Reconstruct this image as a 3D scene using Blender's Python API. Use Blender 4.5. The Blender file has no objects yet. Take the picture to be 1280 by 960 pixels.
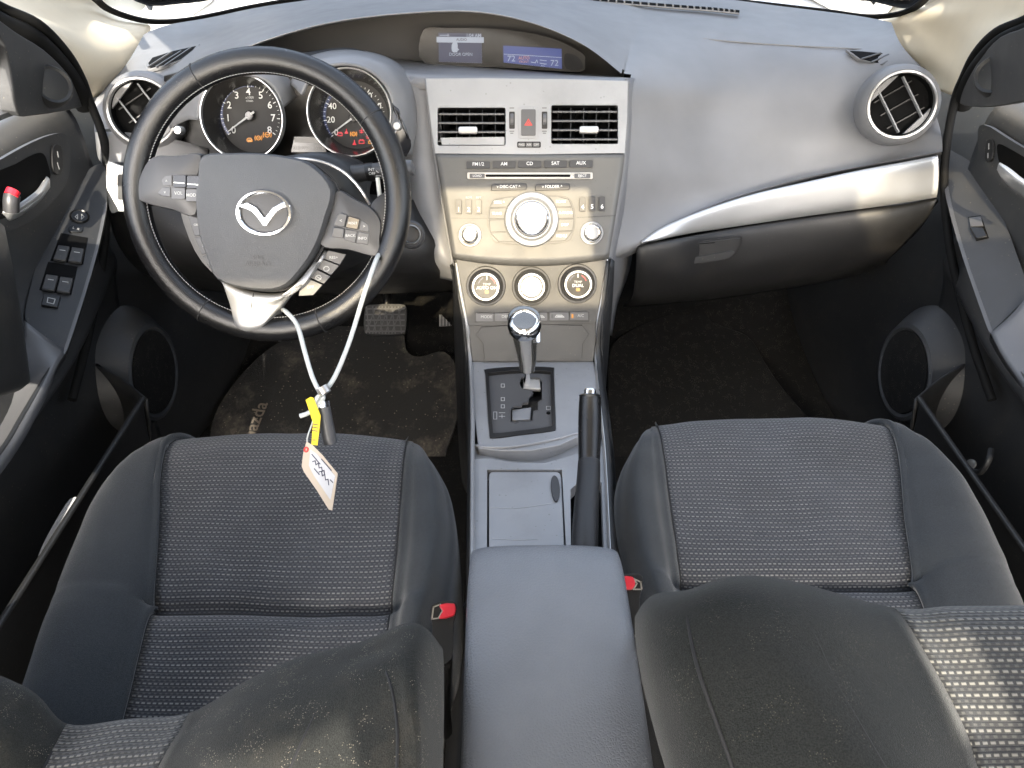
import bpy, bmesh, math, random
from mathutils import Vector, Matrix
from mathutils.geometry import tessellate_polygon
random.seed(7)
SC = bpy.context.scene
COL = SC.collection
V = Vector
# ------------------------------------------------------------------ camera model (photo pixels 1280x960)
CAM = V((-0.03, 0.0, 1.05)); PITCH = math.radians(36.4); F = 960.0
FW = V((0, math.cos(PITCH), -math.sin(PITCH))); UP = V((0, math.sin(PITCH), math.cos(PITCH))); RT = V((1, 0, 0))
def ray(px, py): return FW + RT*((px-640)/F) + UP*((480-py)/F)
def PD(px, py, d): return CAM + ray(px, py)*d
def PY(px, py, y): r = ray(px, py); return CAM + r*((y-CAM.y)/r.y)
def PZ(px, py, z): r = ray(px, py); return CAM + r*((z-CAM.z)/r.z)
def PX(px, py, x): r = ray(px, py); return CAM + r*((x-CAM.x)/r.x)
class Plane:
    def __init__(s, o, n):
        s.o = V(o); s.n = V(n).normalized()
        s.r = (RT - s.n*RT.dot(s.n)).normalized() if abs(s.n.x) < .9 else None
        if s.r is None: s.r = V((0, -1 if s.n.x < 0 else 1, 0)); s.r = (s.r - s.n*s.r.dot(s.n)).normalized()
        s.u = s.n.cross(s.r).normalized()
    def hit(s, px, py, off=0.0):
        r = ray(px, py); o = s.o + s.n*off
        return CAM + r*((o-CAM).dot(s.n)/r.dot(s.n))
    def depth(s, px, py): return (s.hit(px, py)-CAM).dot(FW)
    def m(s, px, py, pix): return pix*s.depth(px, py)/F
# ------------------------------------------------------------------ materials
def _new(name):
    m = bpy.data.materials.new(name); m.use_nodes = True
    nt = m.node_tree; b = nt.nodes['Principled BSDF']
    return m, nt, b
def N(nt, t, **k):
    n = nt.nodes.new(t)
    for a, v in k.items(): setattr(n, a, v)
    return n
def math_node(nt, op, a, b=None, c=None):
    n = N(nt, 'ShaderNodeMath', operation=op)
    for i, v in enumerate((a, b, c)):
        if v is None: continue
        if isinstance(v, (int, float)): n.inputs[i].default_value = v
        else: nt.links.new(v, n.inputs[i])
    return n.outputs[0]
def mixc(nt, fac, a, b):
    n = N(nt, 'ShaderNodeMix', data_type='RGBA')
    for i, v in ((0, fac), (6, a), (7, b)):
        if isinstance(v, (int, float)): n.inputs[i].default_value = v
        elif isinstance(v, (tuple, list)): n.inputs[i].default_value = (*v[:3], 1)
        else: nt.links.new(v, n.inputs[i])
    return n.outputs[2]
def noise(nt, scale, detail=3, vec=None, rough=.5):
    n = N(nt, 'ShaderNodeTexNoise'); n.inputs['Scale'].default_value = scale
    n.inputs['Detail'].default_value = detail; n.inputs['Roughness'].default_value = rough
    if vec is None: vec = N(nt, 'ShaderNodeNewGeometry').outputs['Position']
    nt.links.new(vec, n.inputs['Vector']); return n.outputs['Fac']
def ramp(nt, fac, lo, hi):
    n = N(nt, 'ShaderNodeMapRange'); n.inputs[1].default_value = lo; n.inputs[2].default_value = hi
    nt.links.new(fac, n.inputs[0]); return n.outputs[0]
def bump(nt, b, h, strength, dist=.001):
    n = N(nt, 'ShaderNodeBump'); n.inputs['Strength'].default_value = strength; n.inputs['Distance'].default_value = dist
    nt.links.new(h, n.inputs['Height']); nt.links.new(n.outputs[0], b.inputs['Normal'])
def plastic(name, col, rough=.5, grain=900, gs=.25, dirt=.0, dirtcol=(.22, .19, .15), specks=0., metal=0., spec=.5, wear=.12):
    m, nt, b = _new(name)
    n1 = ramp(nt, noise(nt, 9, 5), .3, .75)
    c = mixc(nt, n1, tuple(v*(1-wear) for v in col), tuple(v*(1+wear) for v in col))
    if dirt > 0:
        d = math_node(nt, 'MULTIPLY', ramp(nt, noise(nt, 17, 8, rough=.7), .52, .72), dirt)
        c = mixc(nt, d, c, dirtcol)
    if specks > 0:
        v = N(nt, 'ShaderNodeTexVoronoi'); v.inputs['Scale'].default_value = 130
        nt.links.new(N(nt, 'ShaderNodeNewGeometry').outputs['Position'], v.inputs['Vector'])
        sel = math_node(nt, 'MULTIPLY', math_node(nt, 'LESS_THAN', v.outputs['Distance'], .16),
                        math_node(nt, 'GREATER_THAN', noise(nt, 60, 2), .56))
        c = mixc(nt, math_node(nt, 'MULTIPLY', sel, specks), c, dirtcol)
    nt.links.new(c, b.inputs['Base Color'])
    nt.links.new(math_node(nt, 'ADD', math_node(nt, 'MULTIPLY', noise(nt, 30, 4), .16), rough-.08), b.inputs['Roughness'])
    b.inputs['Metallic'].default_value = metal; b.inputs['Specular IOR Level'].default_value = spec
    if gs > 0: bump(nt, b, noise(nt, grain, 2), gs, .0004)
    return m
def emit(name, col, s):
    m, nt, b = _new(name); b.inputs['Base Color'].default_value = (*[c*.07 for c in col], 1)
    b.inputs['Emission Color'].default_value = (*col, 1); b.inputs['Emission Strength'].default_value = s; b.inputs['Roughness'].default_value = .3
    return m
def fabric_plain(name, col, dirt=0., sheen=.3, lint=0.):
    m, nt, b = _new(name)
    c = mixc(nt, ramp(nt, noise(nt, 14, 6), .3, .7), tuple(v*.9 for v in col), tuple(v*1.12 for v in col))
    c = mixc(nt, ramp(nt, noise(nt, 1100, 2), .35, .65), c, tuple(v*1.9 for v in col))
    if dirt:
        c = mixc(nt, math_node(nt, 'MULTIPLY', ramp(nt, noise(nt, 22, 9, rough=.75), .5, .8), dirt), c, (.16, .13, .09))
    if lint:
        v = N(nt, 'ShaderNodeTexVoronoi'); v.inputs['Scale'].default_value = 650
        nt.links.new(N(nt, 'ShaderNodeNewGeometry').outputs['Position'], v.inputs['Vector'])
        sel = math_node(nt, 'MULTIPLY', math_node(nt, 'LESS_THAN', v.outputs['Distance'], .22), math_node(nt, 'GREATER_THAN', noise(nt, 70, 4), .55))
        c = mixc(nt, math_node(nt, 'MULTIPLY', sel, lint), c, (.4, .35, .27))
    nt.links.new(c, b.inputs['Base Color']); b.inputs['Roughness'].default_value = .95
    b.inputs['Specular IOR Level'].default_value = .06
    b.inputs['Sheen Weight'].default_value = sheen; b.inputs['Sheen Roughness'].default_value = .5
    bump(nt, b, noise(nt, 1300, 2), .8, .0006)
    return m
def fabric_dash(name, base=(.025, .027, .032), dash=(.19, .186, .18), pu=.0056, pv=.0068):
    """woven seat cloth: staggered short light dashes, in metric UVs"""
    m, nt, b = _new(name)
    uv = N(nt, 'ShaderNodeUVMap'); sp = N(nt, 'ShaderNodeSeparateXYZ'); nt.links.new(uv.outputs[0], sp.inputs[0])
    row = math_node(nt, 'DIVIDE', sp.outputs[1], pv)
    rowi = math_node(nt, 'FLOOR', row); rf = math_node(nt, 'SUBTRACT', row, rowi)
    par = math_node(nt, 'MULTIPLY', noise(nt, 3, 1), .0)
    cf = math_node(nt, 'FRACT', math_node(nt, 'ADD', math_node(nt, 'DIVIDE', sp.outputs[0], pu), math_node(nt, 'ADD', par, 100.0)))
    dv = math_node(nt, 'ABSOLUTE', math_node(nt, 'SUBTRACT', rf, .5)); du = math_node(nt, 'ABSOLUTE', math_node(nt, 'SUBTRACT', cf, .5))
    mk_ = math_node(nt, 'MULTIPLY', ramp(nt, dv, .17, .07), ramp(nt, du, .36, .24))
    cf2 = math_node(nt, 'FRACT', math_node(nt, 'ADD', cf, .5)); rf2 = math_node(nt, 'FRACT', math_node(nt, 'ADD', rf, .5))
    mk2 = math_node(nt, 'MULTIPLY', ramp(nt, math_node(nt, 'ABSOLUTE', math_node(nt, 'SUBTRACT', rf2, .5)), .16, .06), ramp(nt, math_node(nt, 'ABSOLUTE', math_node(nt, 'SUBTRACT', cf2, .5)), .3, .15))
    # thin dark groove lines between the rows
    gro = math_node(nt, 'MULTIPLY', ramp(nt, dv, .20, .28), ramp(nt, dv, .40, .30))
    var = math_node(nt, 'ADD', math_node(nt, 'MULTIPLY', noise(nt, 40, 4), 1.1), .15)
    c = mixc(nt, ramp(nt, noise(nt, 10, 4), .3, .7), tuple(v*.85 for v in base), tuple(v*1.3 for v in base))
    c = mixc(nt, math_node(nt, 'MULTIPLY', gro, .4), c, (.006, .006, .008))
    c = mixc(nt, math_node(nt, 'MULTIPLY', mk2, .22), c, dash)
    c = mixc(nt, math_node(nt, 'MULTIPLY', mk_, var), c, dash)
    nt.links.new(c, b.inputs['Base Color']); b.inputs['Roughness'].default_value = .85
    b.inputs['Sheen Weight'].default_value = .25; b.inputs['Specular IOR Level'].default_value = .25
    h = math_node(nt, 'SUBTRACT', math_node(nt, 'ADD', math_node(nt, 'MULTIPLY', mk_, .6), math_node(nt, 'MULTIPLY', noise(nt, 1500, 1), .4)), math_node(nt, 'MULTIPLY', gro, .7))
    bump(nt, b, h, .7, .0009)
    return m
def leather(name, col, rough, scale=520, st=.5):
    m, nt, b = _new(name)
    v = N(nt, 'ShaderNodeTexVoronoi', feature='DISTANCE_TO_EDGE'); v.inputs['Scale'].default_value = scale
    g = N(nt, 'ShaderNodeNewGeometry').outputs['Position']; nt.links.new(g, v.inputs['Vector'])
    c = mixc(nt, ramp(nt, noise(nt, 20, 5), .3, .7), tuple(x*.95 for x in col), tuple(x*1.08 for x in col))
    nt.links.new(c, b.inputs['Base Color'])
    nt.links.new(math_node(nt, 'ADD', math_node(nt, 'MULTIPLY', noise(nt, 90, 5), .12), rough-.06), b.inputs['Roughness'])
    bump(nt, b, math_node(nt, 'ADD', ramp(nt, v.outputs['Distance'], 0, .25), math_node(nt, 'MULTIPLY', noise(nt, 140, 3), .5)), st, .0005)
    return m
M = {}
M['dash'] = plastic('dash_grey_plastic', (.165, .166, .172), .44, 1100, .2, dirt=.06, specks=.25, dirtcol=(.2, .18, .15))
M['panel'] = plastic('satin_grey_panel', (.265, .27, .28), .42, 1400, .1, dirt=.12, specks=.3, dirtcol=(.05, .045, .04), metal=.25)
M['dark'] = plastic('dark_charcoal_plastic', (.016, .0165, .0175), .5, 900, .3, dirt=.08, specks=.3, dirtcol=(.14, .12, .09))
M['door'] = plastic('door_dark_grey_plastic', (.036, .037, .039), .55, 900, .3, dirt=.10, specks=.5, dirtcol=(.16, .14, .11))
M['black'] = plastic('black_plastic', (.007, .007, .0075), .38, 1200, .1)
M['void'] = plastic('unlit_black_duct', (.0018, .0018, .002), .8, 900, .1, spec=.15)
M['gloss'] = plastic('glossy_black_plastic', (.014, .014, .016), .14, 900, .0)
M['dial'] = plastic('matt_black_dial', (.020, .018, .016), .65, 900, .0)
M['lens'] = plastic('smoked_display_lens', (.030, .028, .026), .18, 900, .0)
M['silver'] = plastic('satin_silver_trim', (.55, .55, .55), .42, 1500, .05, metal=.75, wear=.05, dirt=.06)
M['chrome'] = plastic('chrome', (.75, .75, .76), .12, 900, 0, metal=1., wear=.04)
M['ring'] = plastic('brushed_silver_ring', (.50, .50, .50), .30, 900, 0, metal=.8, wear=.04)
M['lower'] = plastic('dark_satin_grey_panel', (.050, .049, .047), .5, 1400, .12, dirt=.12, specks=.35, dirtcol=(.12, .11, .09), metal=.1)
M['spoke'] = plastic('satin_silver_spoke', (.34, .34, .34), .45, 1500, .05, metal=.6, wear=.04)
M['ledge'] = plastic('grey_armrest_plastic', (.11, .112, .12), .5, 900, .25, dirt=.08, specks=.3)
M['shift'] = plastic('smoked_metal_grip', (.20, .195, .185), .24, 900, 0, metal=.85)
M['brake'] = leather('black_brake_lever_plastic', (.013, .013, .014), .42, 900, .3)
M['ledge_scuff'] = plastic('pale_scuff', (.34, .35, .37), .6, 900, 0)
M['glove'] = plastic('charcoal_glove_box_plastic', (.011, .011, .0115), .5, 900, .3, dirt=.04, specks=.1)
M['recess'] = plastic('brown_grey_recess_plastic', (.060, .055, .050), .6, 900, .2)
M['radio'] = plastic('silver_grey_radio_plastic', (.092, .090, .085), .47, 1400, .12, dirt=.15, specks=.35, dirtcol=(.05, .045, .04), metal=.12)
M['btn'] = plastic('dark_grey_button', (.034, .034, .036), .42, 1300, .12)
M['btn2'] = plastic('grey_button', (.075, .075, .078), .4, 1300, .1)
M['knob'] = plastic('light_silver_knob', (.50, .49, .47), .30, 1300, .05, metal=.5)
M['leather'] = leather('black_worn_leather', (.0075, .0075, .008), .25, 800, .2)
M['hub'] = leather('grained_black_hub_cover', (.050, .052, .056), .42, 900, .4)
M['arm'] = leather('grey_vinyl_armrest', (.14, .146, .158), .34, 330, .45)
M['carpet'] = fabric_plain('black_carpet', (.0058, .0056, .0053), .02, .03, lint=.25)
M['mudprint'] = plastic('mud_stained_print', (.11, .09, .07), .8, 600, 0)
M['bolster'] = fabric_plain('charcoal_bolster_cloth', (.018, .0205, .023), .0, .25)
M['bolster2'] = fabric_plain('charcoal_dusty_bolster_cloth', (.014, .0145, .0135), .16, .10, lint=.40)
M['bolster3'] = fabric_plain('charcoal_backrest_cloth', (.0115, .0122, .0118), .0, .12, lint=.10)
M['cloth'] = fabric_dash('dashed_seat_cloth'); M['backcloth'] = fabric_dash('dashed_backrest_cloth', base=(.021, .021, .021), dash=(.21, .20, .175))
M['cream'] = plastic('cream_pillar_trim', (.80, .70, .53), .75, 600, .2, dirt=.05, wear=.05)
M['roof'] = plastic('cream_headliner', (.55, .52, .46), .9, 600, .3)
M['seal'] = plastic('black_rubber_seal', (.004, .004, .004), .75, 600, .2, spec=.2)
M['white'] = plastic('white_print', (.62, .62, .60), .5, 900, 0)
M['paint'] = plastic('faded_white_print', (.40, .40, .39), .5, 900, 0)
M['red'] = plastic('red_plastic', (.60, .02, .035), .35, 900, 0)
M['dred'] = plastic('dull_red_print', (.50, .06, .05), .5, 900, 0)
M['yellow'] = plastic('yellow_plastic_tag', (.60, .46, .01), .45, 900, 0)
M['cable'] = plastic('white_coated_cable', (.42, .44, .43), .3, 900, 0)
M['paper'] = plastic('cream_card_paper', (.50, .42, .33), .8, 600, .1)
M['wpaper'] = plastic('white_paper', (.50, .50, .51), .8, 600, .1)
M['ink'] = plastic('blue_black_ink', (.03, .03, .06), .6, 600, 0)
M['seam'] = plastic('seam_line', (.01, .01, .011), .8, 600, 0)
M['thread'] = plastic('pale_stitching', (.32, .32, .32), .7, 600, 0)
M['amber'] = emit('amber_lamp', (1, .36, .01), .14)
M['redlamp'] = emit('red_lamp', (1, .01, .04), .13)
M['lcd'] = emit('blue_lcd_screen', (.04, .055, .16), .22)
M['lcdgrey'] = emit('grey_lcd_screen', (.045, .05, .09), .15)
M['lcdwhite'] = emit('lit_lcd_pixels', (.62, .68, .80), .075)
M['lcdred'] = emit('lit_red_lcd_pixels', (.8, .35, .3), .07)
M['odo'] = emit('pale_odometer_lcd', (.5, .45, .38), .04)
M['bluearc'] = emit('blue_gauge_arc', (.08, .13, .35), .05)
# ------------------------------------------------------------------ object helpers
def tag(o, label=None, cat=None, group=None, kind=None):
    if label: o['label'] = label
    if cat: o['category'] = cat
    if group: o['group'] = group
    if kind: o['kind'] = kind
    return o
def empty(name, loc, label, cat, group=None):
    o = bpy.data.objects.new(name, None); COL.objects.link(o); o.location = loc
    o.empty_display_size = .05
    return tag(o, label, cat, group)
def origin(p):
    v = V((0, 0, 0))
    while p is not None: v += p.location; p = p.parent
    return v
def mk(name, verts, faces, mat, parent=None, smooth=True, uv=None, bev=0, solid=0, sharp=40, mats=None, fm=None):
    o0 = origin(parent)
    me = bpy.data.meshes.new(name)
    me.from_pydata([tuple(V(v)-o0) for v in verts], [], faces)
    me.materials.append(M[mat] if isinstance(mat, str) else mat)
    if mats:
        for x in mats: me.materials.append(M[x])
    if fm:
        for p, i in zip(me.polygons, fm): p.material_index = i
    if uv:
        l = me.uv_layers.new(name='UVMap')
        for lp in me.loops: l.data[lp.index].uv = uv[lp.vertex_index]
    bm = bmesh.new(); bm.from_mesh(me)
    if not uv: bmesh.ops.remove_doubles(bm, verts=bm.verts, dist=1e-6)
    bmesh.ops.recalc_face_normals(bm, faces=bm.faces); bm.to_mesh(me); bm.free()
    if smooth:
        for p in me.polygons: p.use_smooth = True
        me.set_sharp_from_angle(angle=math.radians(sharp))
    o = bpy.data.objects.new(name, me); COL.objects.link(o)
    if parent is not None: o.parent = parent
    if bev:
        b = o.modifiers.new('b', 'BEVEL'); b.width = bev; b.segments = 2; b.limit_method = 'ANGLE'; b.angle_limit = math.radians(35)
    if solid:
        s = o.modifiers.new('s', 'SOLIDIFY'); s.thickness = abs(solid); s.offset = -1 if solid > 0 else 1
    return o
def cr(p0, p1, p2, p3, t):
    return ((p1*2) + (p2-p0)*t + (p0*2-p1*5+p2*4-p3)*t*t + (p1*3-p0-p2*3+p3)*t*t*t)*.5
def spline(pts, n=6, closed=False):
    pts = [V(p) for p in pts]; L = len(pts); out = []
    if closed:
        for i in range(L):
            for k in range(n): out.append(cr(pts[i-1], pts[i], pts[(i+1) % L], pts[(i+2) % L], k/n))
        return out
    for i in range(L-1):
        a = pts[i-1] if i else pts[0]*2-pts[1]; d = pts[i+2] if i+2 < L else pts[-1]*2-pts[-2]
        for k in range(n): out.append(cr(a, pts[i], pts[i+1], d, k/n))
    out.append(pts[-1]); return out
def s2(pts, n=5, closed=True): return [(p.x, p.y) for p in spline([(a, b, 0) for a, b in pts], n, closed)]
def grid(rows):
    """rows of 3-D points -> verts, faces"""
    n = len(rows[0]); vs = [p for r in rows for p in r]; fs = []
    for i in range(len(rows)-1):
        for j in range(n-1): fs.append((i*n+j, i*n+j+1, (i+1)*n+j+1, (i+1)*n+j))
    return vs, fs
def dense(rows, nu=5, nv=5):
    rr_ = [spline(r, nu) for r in rows]; cols = [spline([r[j] for r in rr_], nv) for j in range(len(rr_[0]))]
    return [[c[i] for c in cols] for i in range(len(cols[0]))]
def patch(name, rows, mat, parent=None, nu=5, nv=5, solid=.004, f=PY, uv=False, sharp=60):
    rows = [[f(*p) if not isinstance(p, Vector) else p for p in r] for r in rows]
    d = dense(rows, nu, nv); vs, fs = grid(d)
    o = mk(name, vs, fs, mat, parent, sharp=sharp)
    face_cam(o, vs, fs, parent)
    if solid: s = o.modifiers.new('s', 'SOLIDIFY'); s.thickness = solid; s.offset = -1
    return o
def face_cam(o, vs, fs, parent=None):
    """flip the sheet so that its outer side is the side one sees"""
    me = o.data; o0 = origin(parent); sgn = 0
    for p in me.polygons: sgn += p.normal.dot((CAM-o0)-V(p.center))*p.area
    if sgn < 0: me.flip_normals()
def plate(name, outer, pl, lo, hi, mat, parent=None, holes=(), bev=0, smooth=False, px=True):
    """prism over a traced outline (photo pixels laid on a real plane), lo..hi along the plane normal"""
    loops = [outer]+list(holes)
    tops = [[(pl.hit(x, y, hi) if px else pl.o+pl.r*x+pl.u*y+pl.n*hi) for x, y in L] for L in loops]
    tri = tessellate_polygon(tops); n = sum(len(L) for L in tops)
    vs = [p for L in tops for p in L]; vs += [p-pl.n*(hi-lo) for p in vs]
    fs = [tuple(t) for t in tri]+[tuple(reversed([i+n for i in t])) for t in tri]; b = 0
    for L in tops:
        k = len(L)
        for i in range(k): fs.append((b+i, b+(i+1) % k, n+b+(i+1) % k, n+b+i))
        b += k
    return mk(name, vs, fs, mat, parent, smooth=True, bev=bev, sharp=30)
def rr(x0, y0, x1, y1, r=2, n=3):
    out = []
    for cx, cy, a in ((x1-r, y0+r, -90), (x1-r, y1-r, 0), (x0+r, y1-r, 90), (x0+r, y0+r, 180)):
        for k in range(n+1):
            t = math.radians(a+90*k/n); out.append((cx+r*math.cos(t), cy+r*math.sin(t)))
    return out
def ell(cx, cy, rx, ry=None, n=32, a0=0, a1=360):
    ry = ry or rx; full = abs(a1-a0) >= 360
    return [(cx+rx*math.cos(math.radians(a0+(a1-a0)*k/(n if full else n-1))), cy+ry*math.sin(math.radians(a0+(a1-a0)*k/(n if full else n-1)))) for k in range(n)]
def lathe(name, c, axis, prof, mat, parent=None, n=40, ref=None, sx=1., sharp=35, caps=True):
    axis = V(axis).normalized(); r = (RT-axis*RT.dot(axis)).normalized() if abs(axis.x) < .9 else V((0, 1, 0)); u = axis.cross(r)
    vs, fs = [], []
    for (rad, h) in prof:
        for k in range(n):
            t = 2*math.pi*k/n; vs.append(c+r*(rad*sx*math.cos(t))+u*(rad*math.sin(t))+axis*h)
    for i in range(len(prof)-1):
        for k in range(n): fs.append((i*n+k, i*n+(k+1) % n, (i+1)*n+(k+1) % n, (i+1)*n+k))
    if caps and prof[0][0] > 1e-5: fs.append(tuple(range(n)))
    if caps and prof[-1][0] > 1e-5: fs.append(tuple(range((len(prof)-1)*n, len(prof)*n)))
    return mk(name, vs, fs, mat, parent, sharp=sharp)
def ringmesh(name, c, axis, prof, mat, parent=None, n=48, sx=1.):
    """closed-profile ring"""
    axis = V(axis).normalized(); r = (RT-axis*RT.dot(axis)).normalized(); u = axis.cross(r); vs, fs = [], []; m = len(prof)
    for (rad, h) in prof:
        for k in range(n):
            t = 2*math.pi*k/n; vs.append(c+r*(rad*sx*math.cos(t))+u*(rad*math.sin(t))+axis*h)
    for i in range(m):
        for k in range(n): fs.append((i*n+k, i*n+(k+1) % n, ((i+1) % m)*n+(k+1) % n, ((i+1) % m)*n+k))
    return mk(name, vs, fs, mat, parent, sharp=45)
def tube(name, pts, rad, mat, parent=None, n=10, closed=False, flat=1., nrm=None, sub=5, smoothpath=True, caps=True):
    P = spline(pts, sub, closed) if smoothpath else [V(p) for p in pts]
    K = len(P); vs, fs = [], []; prev = None
    for i, p in enumerate(P):
        t = (P[(i+1) % K]-P[i-1]) if closed else (P[min(i+1, K-1)]-P[max(i-1, 0)])
        t.normalize()
        if nrm is not None: a = V(nrm); a = (a-t*a.dot(t)).normalized()
        else:
            a = prev if prev is not None else (V((0, 0, 1)) if abs(t.z) < .9 else V((0, 1, 0)))
            a = (a-t*a.dot(t)).normalized(); prev = a
        b = t.cross(a); R = rad(i/(K-1)) if callable(rad) else rad
        for k in range(n):
            th = 2*math.pi*k/n; vs.append(p+a*(R*flat*math.cos(th))+b*(R*math.sin(th)))
    for i in range(K if closed else K-1):
        for k in range(n):
            j = (i+1) % K; fs.append((i*n+k, i*n+(k+1) % n, j*n+(k+1) % n, j*n+k))
    if not closed and caps: fs += [tuple(range(n)), tuple(range((K-1)*n, K*n))]
    return mk(name, vs, fs, mat, parent)
def box(name, c, size, mat, parent=None, bev=.001, ax=None):
    r, u, n = ax or (V((1, 0, 0)), V((0, 1, 0)), V((0, 0, 1))); c = V(c); vs = []
    for k in (-1, 1):
        for j in (-1, 1):
            for i in (-1, 1): vs.append(c+r*(i*size[0]/2)+u*(j*size[1]/2)+n*(k*size[2]/2))
    fs = [(0, 1, 3, 2), (4, 6, 7, 5), (0, 4, 5, 1), (2, 3, 7, 6), (0, 2, 6, 4), (1, 5, 7, 3)]
    return mk(name, vs, fs, mat, parent, smooth=False, bev=bev)
def text(s, px, py, hpx, pl, mat, parent, off=.001, rot=0, name='lettering', sx=1., thick=.0002, bold=0, align='CENTER'):
    """lettering laid on a plane; height in photo pixels"""
    cu = bpy.data.curves.new(name, 'FONT'); cu.body = s; cu.align_x = align; cu.align_y = 'CENTER'
    cu.size = pl.m(px, py, hpx)*1.38; cu.extrude = thick; cu.offset = bold*cu.size; cu.resolution_u = 3
    tmp = bpy.data.objects.new('tmp', cu); COL.objects.link(tmp)
    dg = bpy.context.evaluated_depsgraph_get(); dg.update()
    me = bpy.data.meshes.new_from_object(tmp.evaluated_get(dg)); bpy.data.objects.remove(tmp)
    c = pl.hit(px, py, off); a = math.radians(rot); r = pl.r*math.cos(a)+pl.u*math.sin(a); u = pl.u*math.cos(a)-pl.r*math.sin(a)
    o0 = origin(parent)
    for v in me.vertices: q = v.co.copy(); v.co = c+r*(q.x*sx)+u*q.y+pl.n*q.z-o0
    me.materials.clear(); me.materials.append(M[mat]); me.name = name
    o = bpy.data.objects.new(name, me); COL.objects.link(o); o.parent = parent
    return o
def strokes(name, segs, pl, wpx, mat, parent, off=.0008, th=.0003):
    """painted or moulded line work (ticks, icons): flat bars joined in one mesh. segs: lists of pixel points"""
    vs, fs = [], []
    for sg in segs:
        for (a, b) in zip(sg[:-1], sg[1:]):
            p, q = pl.hit(*a, off), pl.hit(*b, off); t = (q-p)
            if t.length < 1e-7: continue
            t.normalize(); w = pl.n.cross(t)*(pl.m(*a, wpx)/2); e = t*(pl.m(*a, wpx)/2); i = len(vs)
            for h in (0, th):
                vs += [p-w-e+pl.n*h, q-w+e+pl.n*h, q+w+e+pl.n*h, p+w-e+pl.n*h]
            fs += [(i, i+3, i+2, i+1), (i+4, i+5, i+6, i+7)]+[(i+k, i+(k+1) % 4, i+4+(k+1) % 4, i+4+k) for k in range(4)]
    return mk(name, vs, fs, mat, parent, smooth=False)
# ================================================================== camera, sky, sun
cd = bpy.data.cameras.new('camera'); cam = bpy.data.objects.new('camera', cd); COL.objects.link(cam)
cam.location = CAM; cam.rotation_euler = (math.pi/2-PITCH, 0, 0); cd.sensor_width = 36; cd.lens = 27.0
cd.clip_start = .02; cd.clip_end = 400; SC.camera = cam
SUN_EL, SUN_AZ = 31.0, -3.0            # the sun stands behind the car; AZ: degrees towards the left
S = V((math.sin(math.radians(SUN_AZ))*math.cos(math.radians(SUN_EL)), -math.cos(math.radians(SUN_AZ))*math.cos(math.radians(SUN_EL)), math.sin(math.radians(SUN_EL))))
w = bpy.data.worlds.new('World'); SC.world = w; w.use_nodes = True
bg = w.node_tree.nodes['Background']; bg.inputs[1].default_value = .15
sk = w.node_tree.nodes.new('ShaderNodeTexSky'); sk.sky_type = 'NISHITA'; sk.sun_disc = False
sk.sun_elevation = math.radians(SUN_EL); sk.sun_rotation = math.atan2(S.x, S.y); sk.dust_density = 3.; sk.air_density = 1.
hs = w.node_tree.nodes.new('ShaderNodeHueSaturation'); hs.inputs['Saturation'].default_value = .55   # thin high cloud: a paler sky
w.node_tree.links.new(sk.outputs[0], hs.inputs['Color']); w.node_tree.links.new(hs.outputs[0], bg.inputs[0])
ld = bpy.data.lights.new('sun', 'SUN'); ld.energy = 2.0; ld.angle = math.radians(.6); ld.color = (1, .93, .80)
lo = bpy.data.objects.new('sun', ld); COL.objects.link(lo); lo.rotation_euler = S.to_track_quat('Z', 'Y').to_euler()
SC.view_settings.view_transform = 'Standard'; SC.view_settings.look = 'None'; SC.view_settings.exposure = 2.88
SC.cycles.max_bounces = 8; SC.cycles.diffuse_bounces = 5; SC.cycles.use_denoising = True
try: SC.cycles.denoiser = 'OPENIMAGEDENOISE'
except Exception: pass
# ================================================================== outside
gm = plastic('pale_gravel', (.42, .40, .36), .9, 40, .6, dirt=.2)
M['gravel'] = gm
o = mk('ground', [(-60, -60, -.35), (60, -60, -.35), (60, 60, -.35), (-60, 60, -.35)], [(0, 1, 2, 3)], 'gravel', smooth=False); tag(o, kind='structure')
M['whitepaint'] = plastic('white_car_paint', (.80, .80, .79), .25, 900, 0)
bon = patch('car_bonnet', [[V((x, y, z-.05*abs(x)**2)) for x in (-.85, -.4, 0, .4, .85)] for y, z in ((1.80, .69), (2.1, .66), (2.6, .60), (2.95, .48), (3.05, .2))], 'whitepaint', f=None, solid=.01)
tag(bon, 'white car bonnet outside, beyond the windscreen', 'bonnet')
# windscreen
gmat = bpy.data.materials.new('windscreen_glass'); gmat.use_nodes = True; nt = gmat.node_tree; nt.nodes.clear()
out = N(nt, 'ShaderNodeOutputMaterial'); mx = N(nt, 'ShaderNodeMixShader'); tr = N(nt, 'ShaderNodeBsdfTransparent'); gl = N(nt, 'ShaderNodeBsdfGlossy')
tr.inputs[0].default_value = (.92, .94, .93, 1); gl.inputs['Roughness'].default_value = .02
fr = N(nt, 'ShaderNodeFresnel'); fr.inputs[0].default_value = 1.35
nt.links.new(fr.outputs[0], mx.inputs[0]); nt.links.new(tr.outputs[0], mx.inputs[1]); nt.links.new(gl.outputs[0], mx.inputs[2]); nt.links.new(mx.outputs[0], out.inputs[0])
M['glass'] = gmat
ws = empty('windscreen', (0, 1.7, .72), 'curved clear windscreen with black edge band along the dashboard top', 'windscreen')
base = [(60, 34, 1.50), (120, 8, 1.62), (190, 24, 1.70), (262, 16, 1.76), (330, 1, 1.80), (640, -34, 1.88), (900, -5, 1.80), (1010, 10, 1.76), (1085, 19, 1.70), (1140, 10, 1.60), (1190, 0, 1.50)]
wb = spline([PY(*p) for p in base], 5)
wt = spline([V((-.60+1.20*i/10, .66-.05*abs(i/5-1)**2, 1.15)) for i in range(11)], 5)
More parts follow.
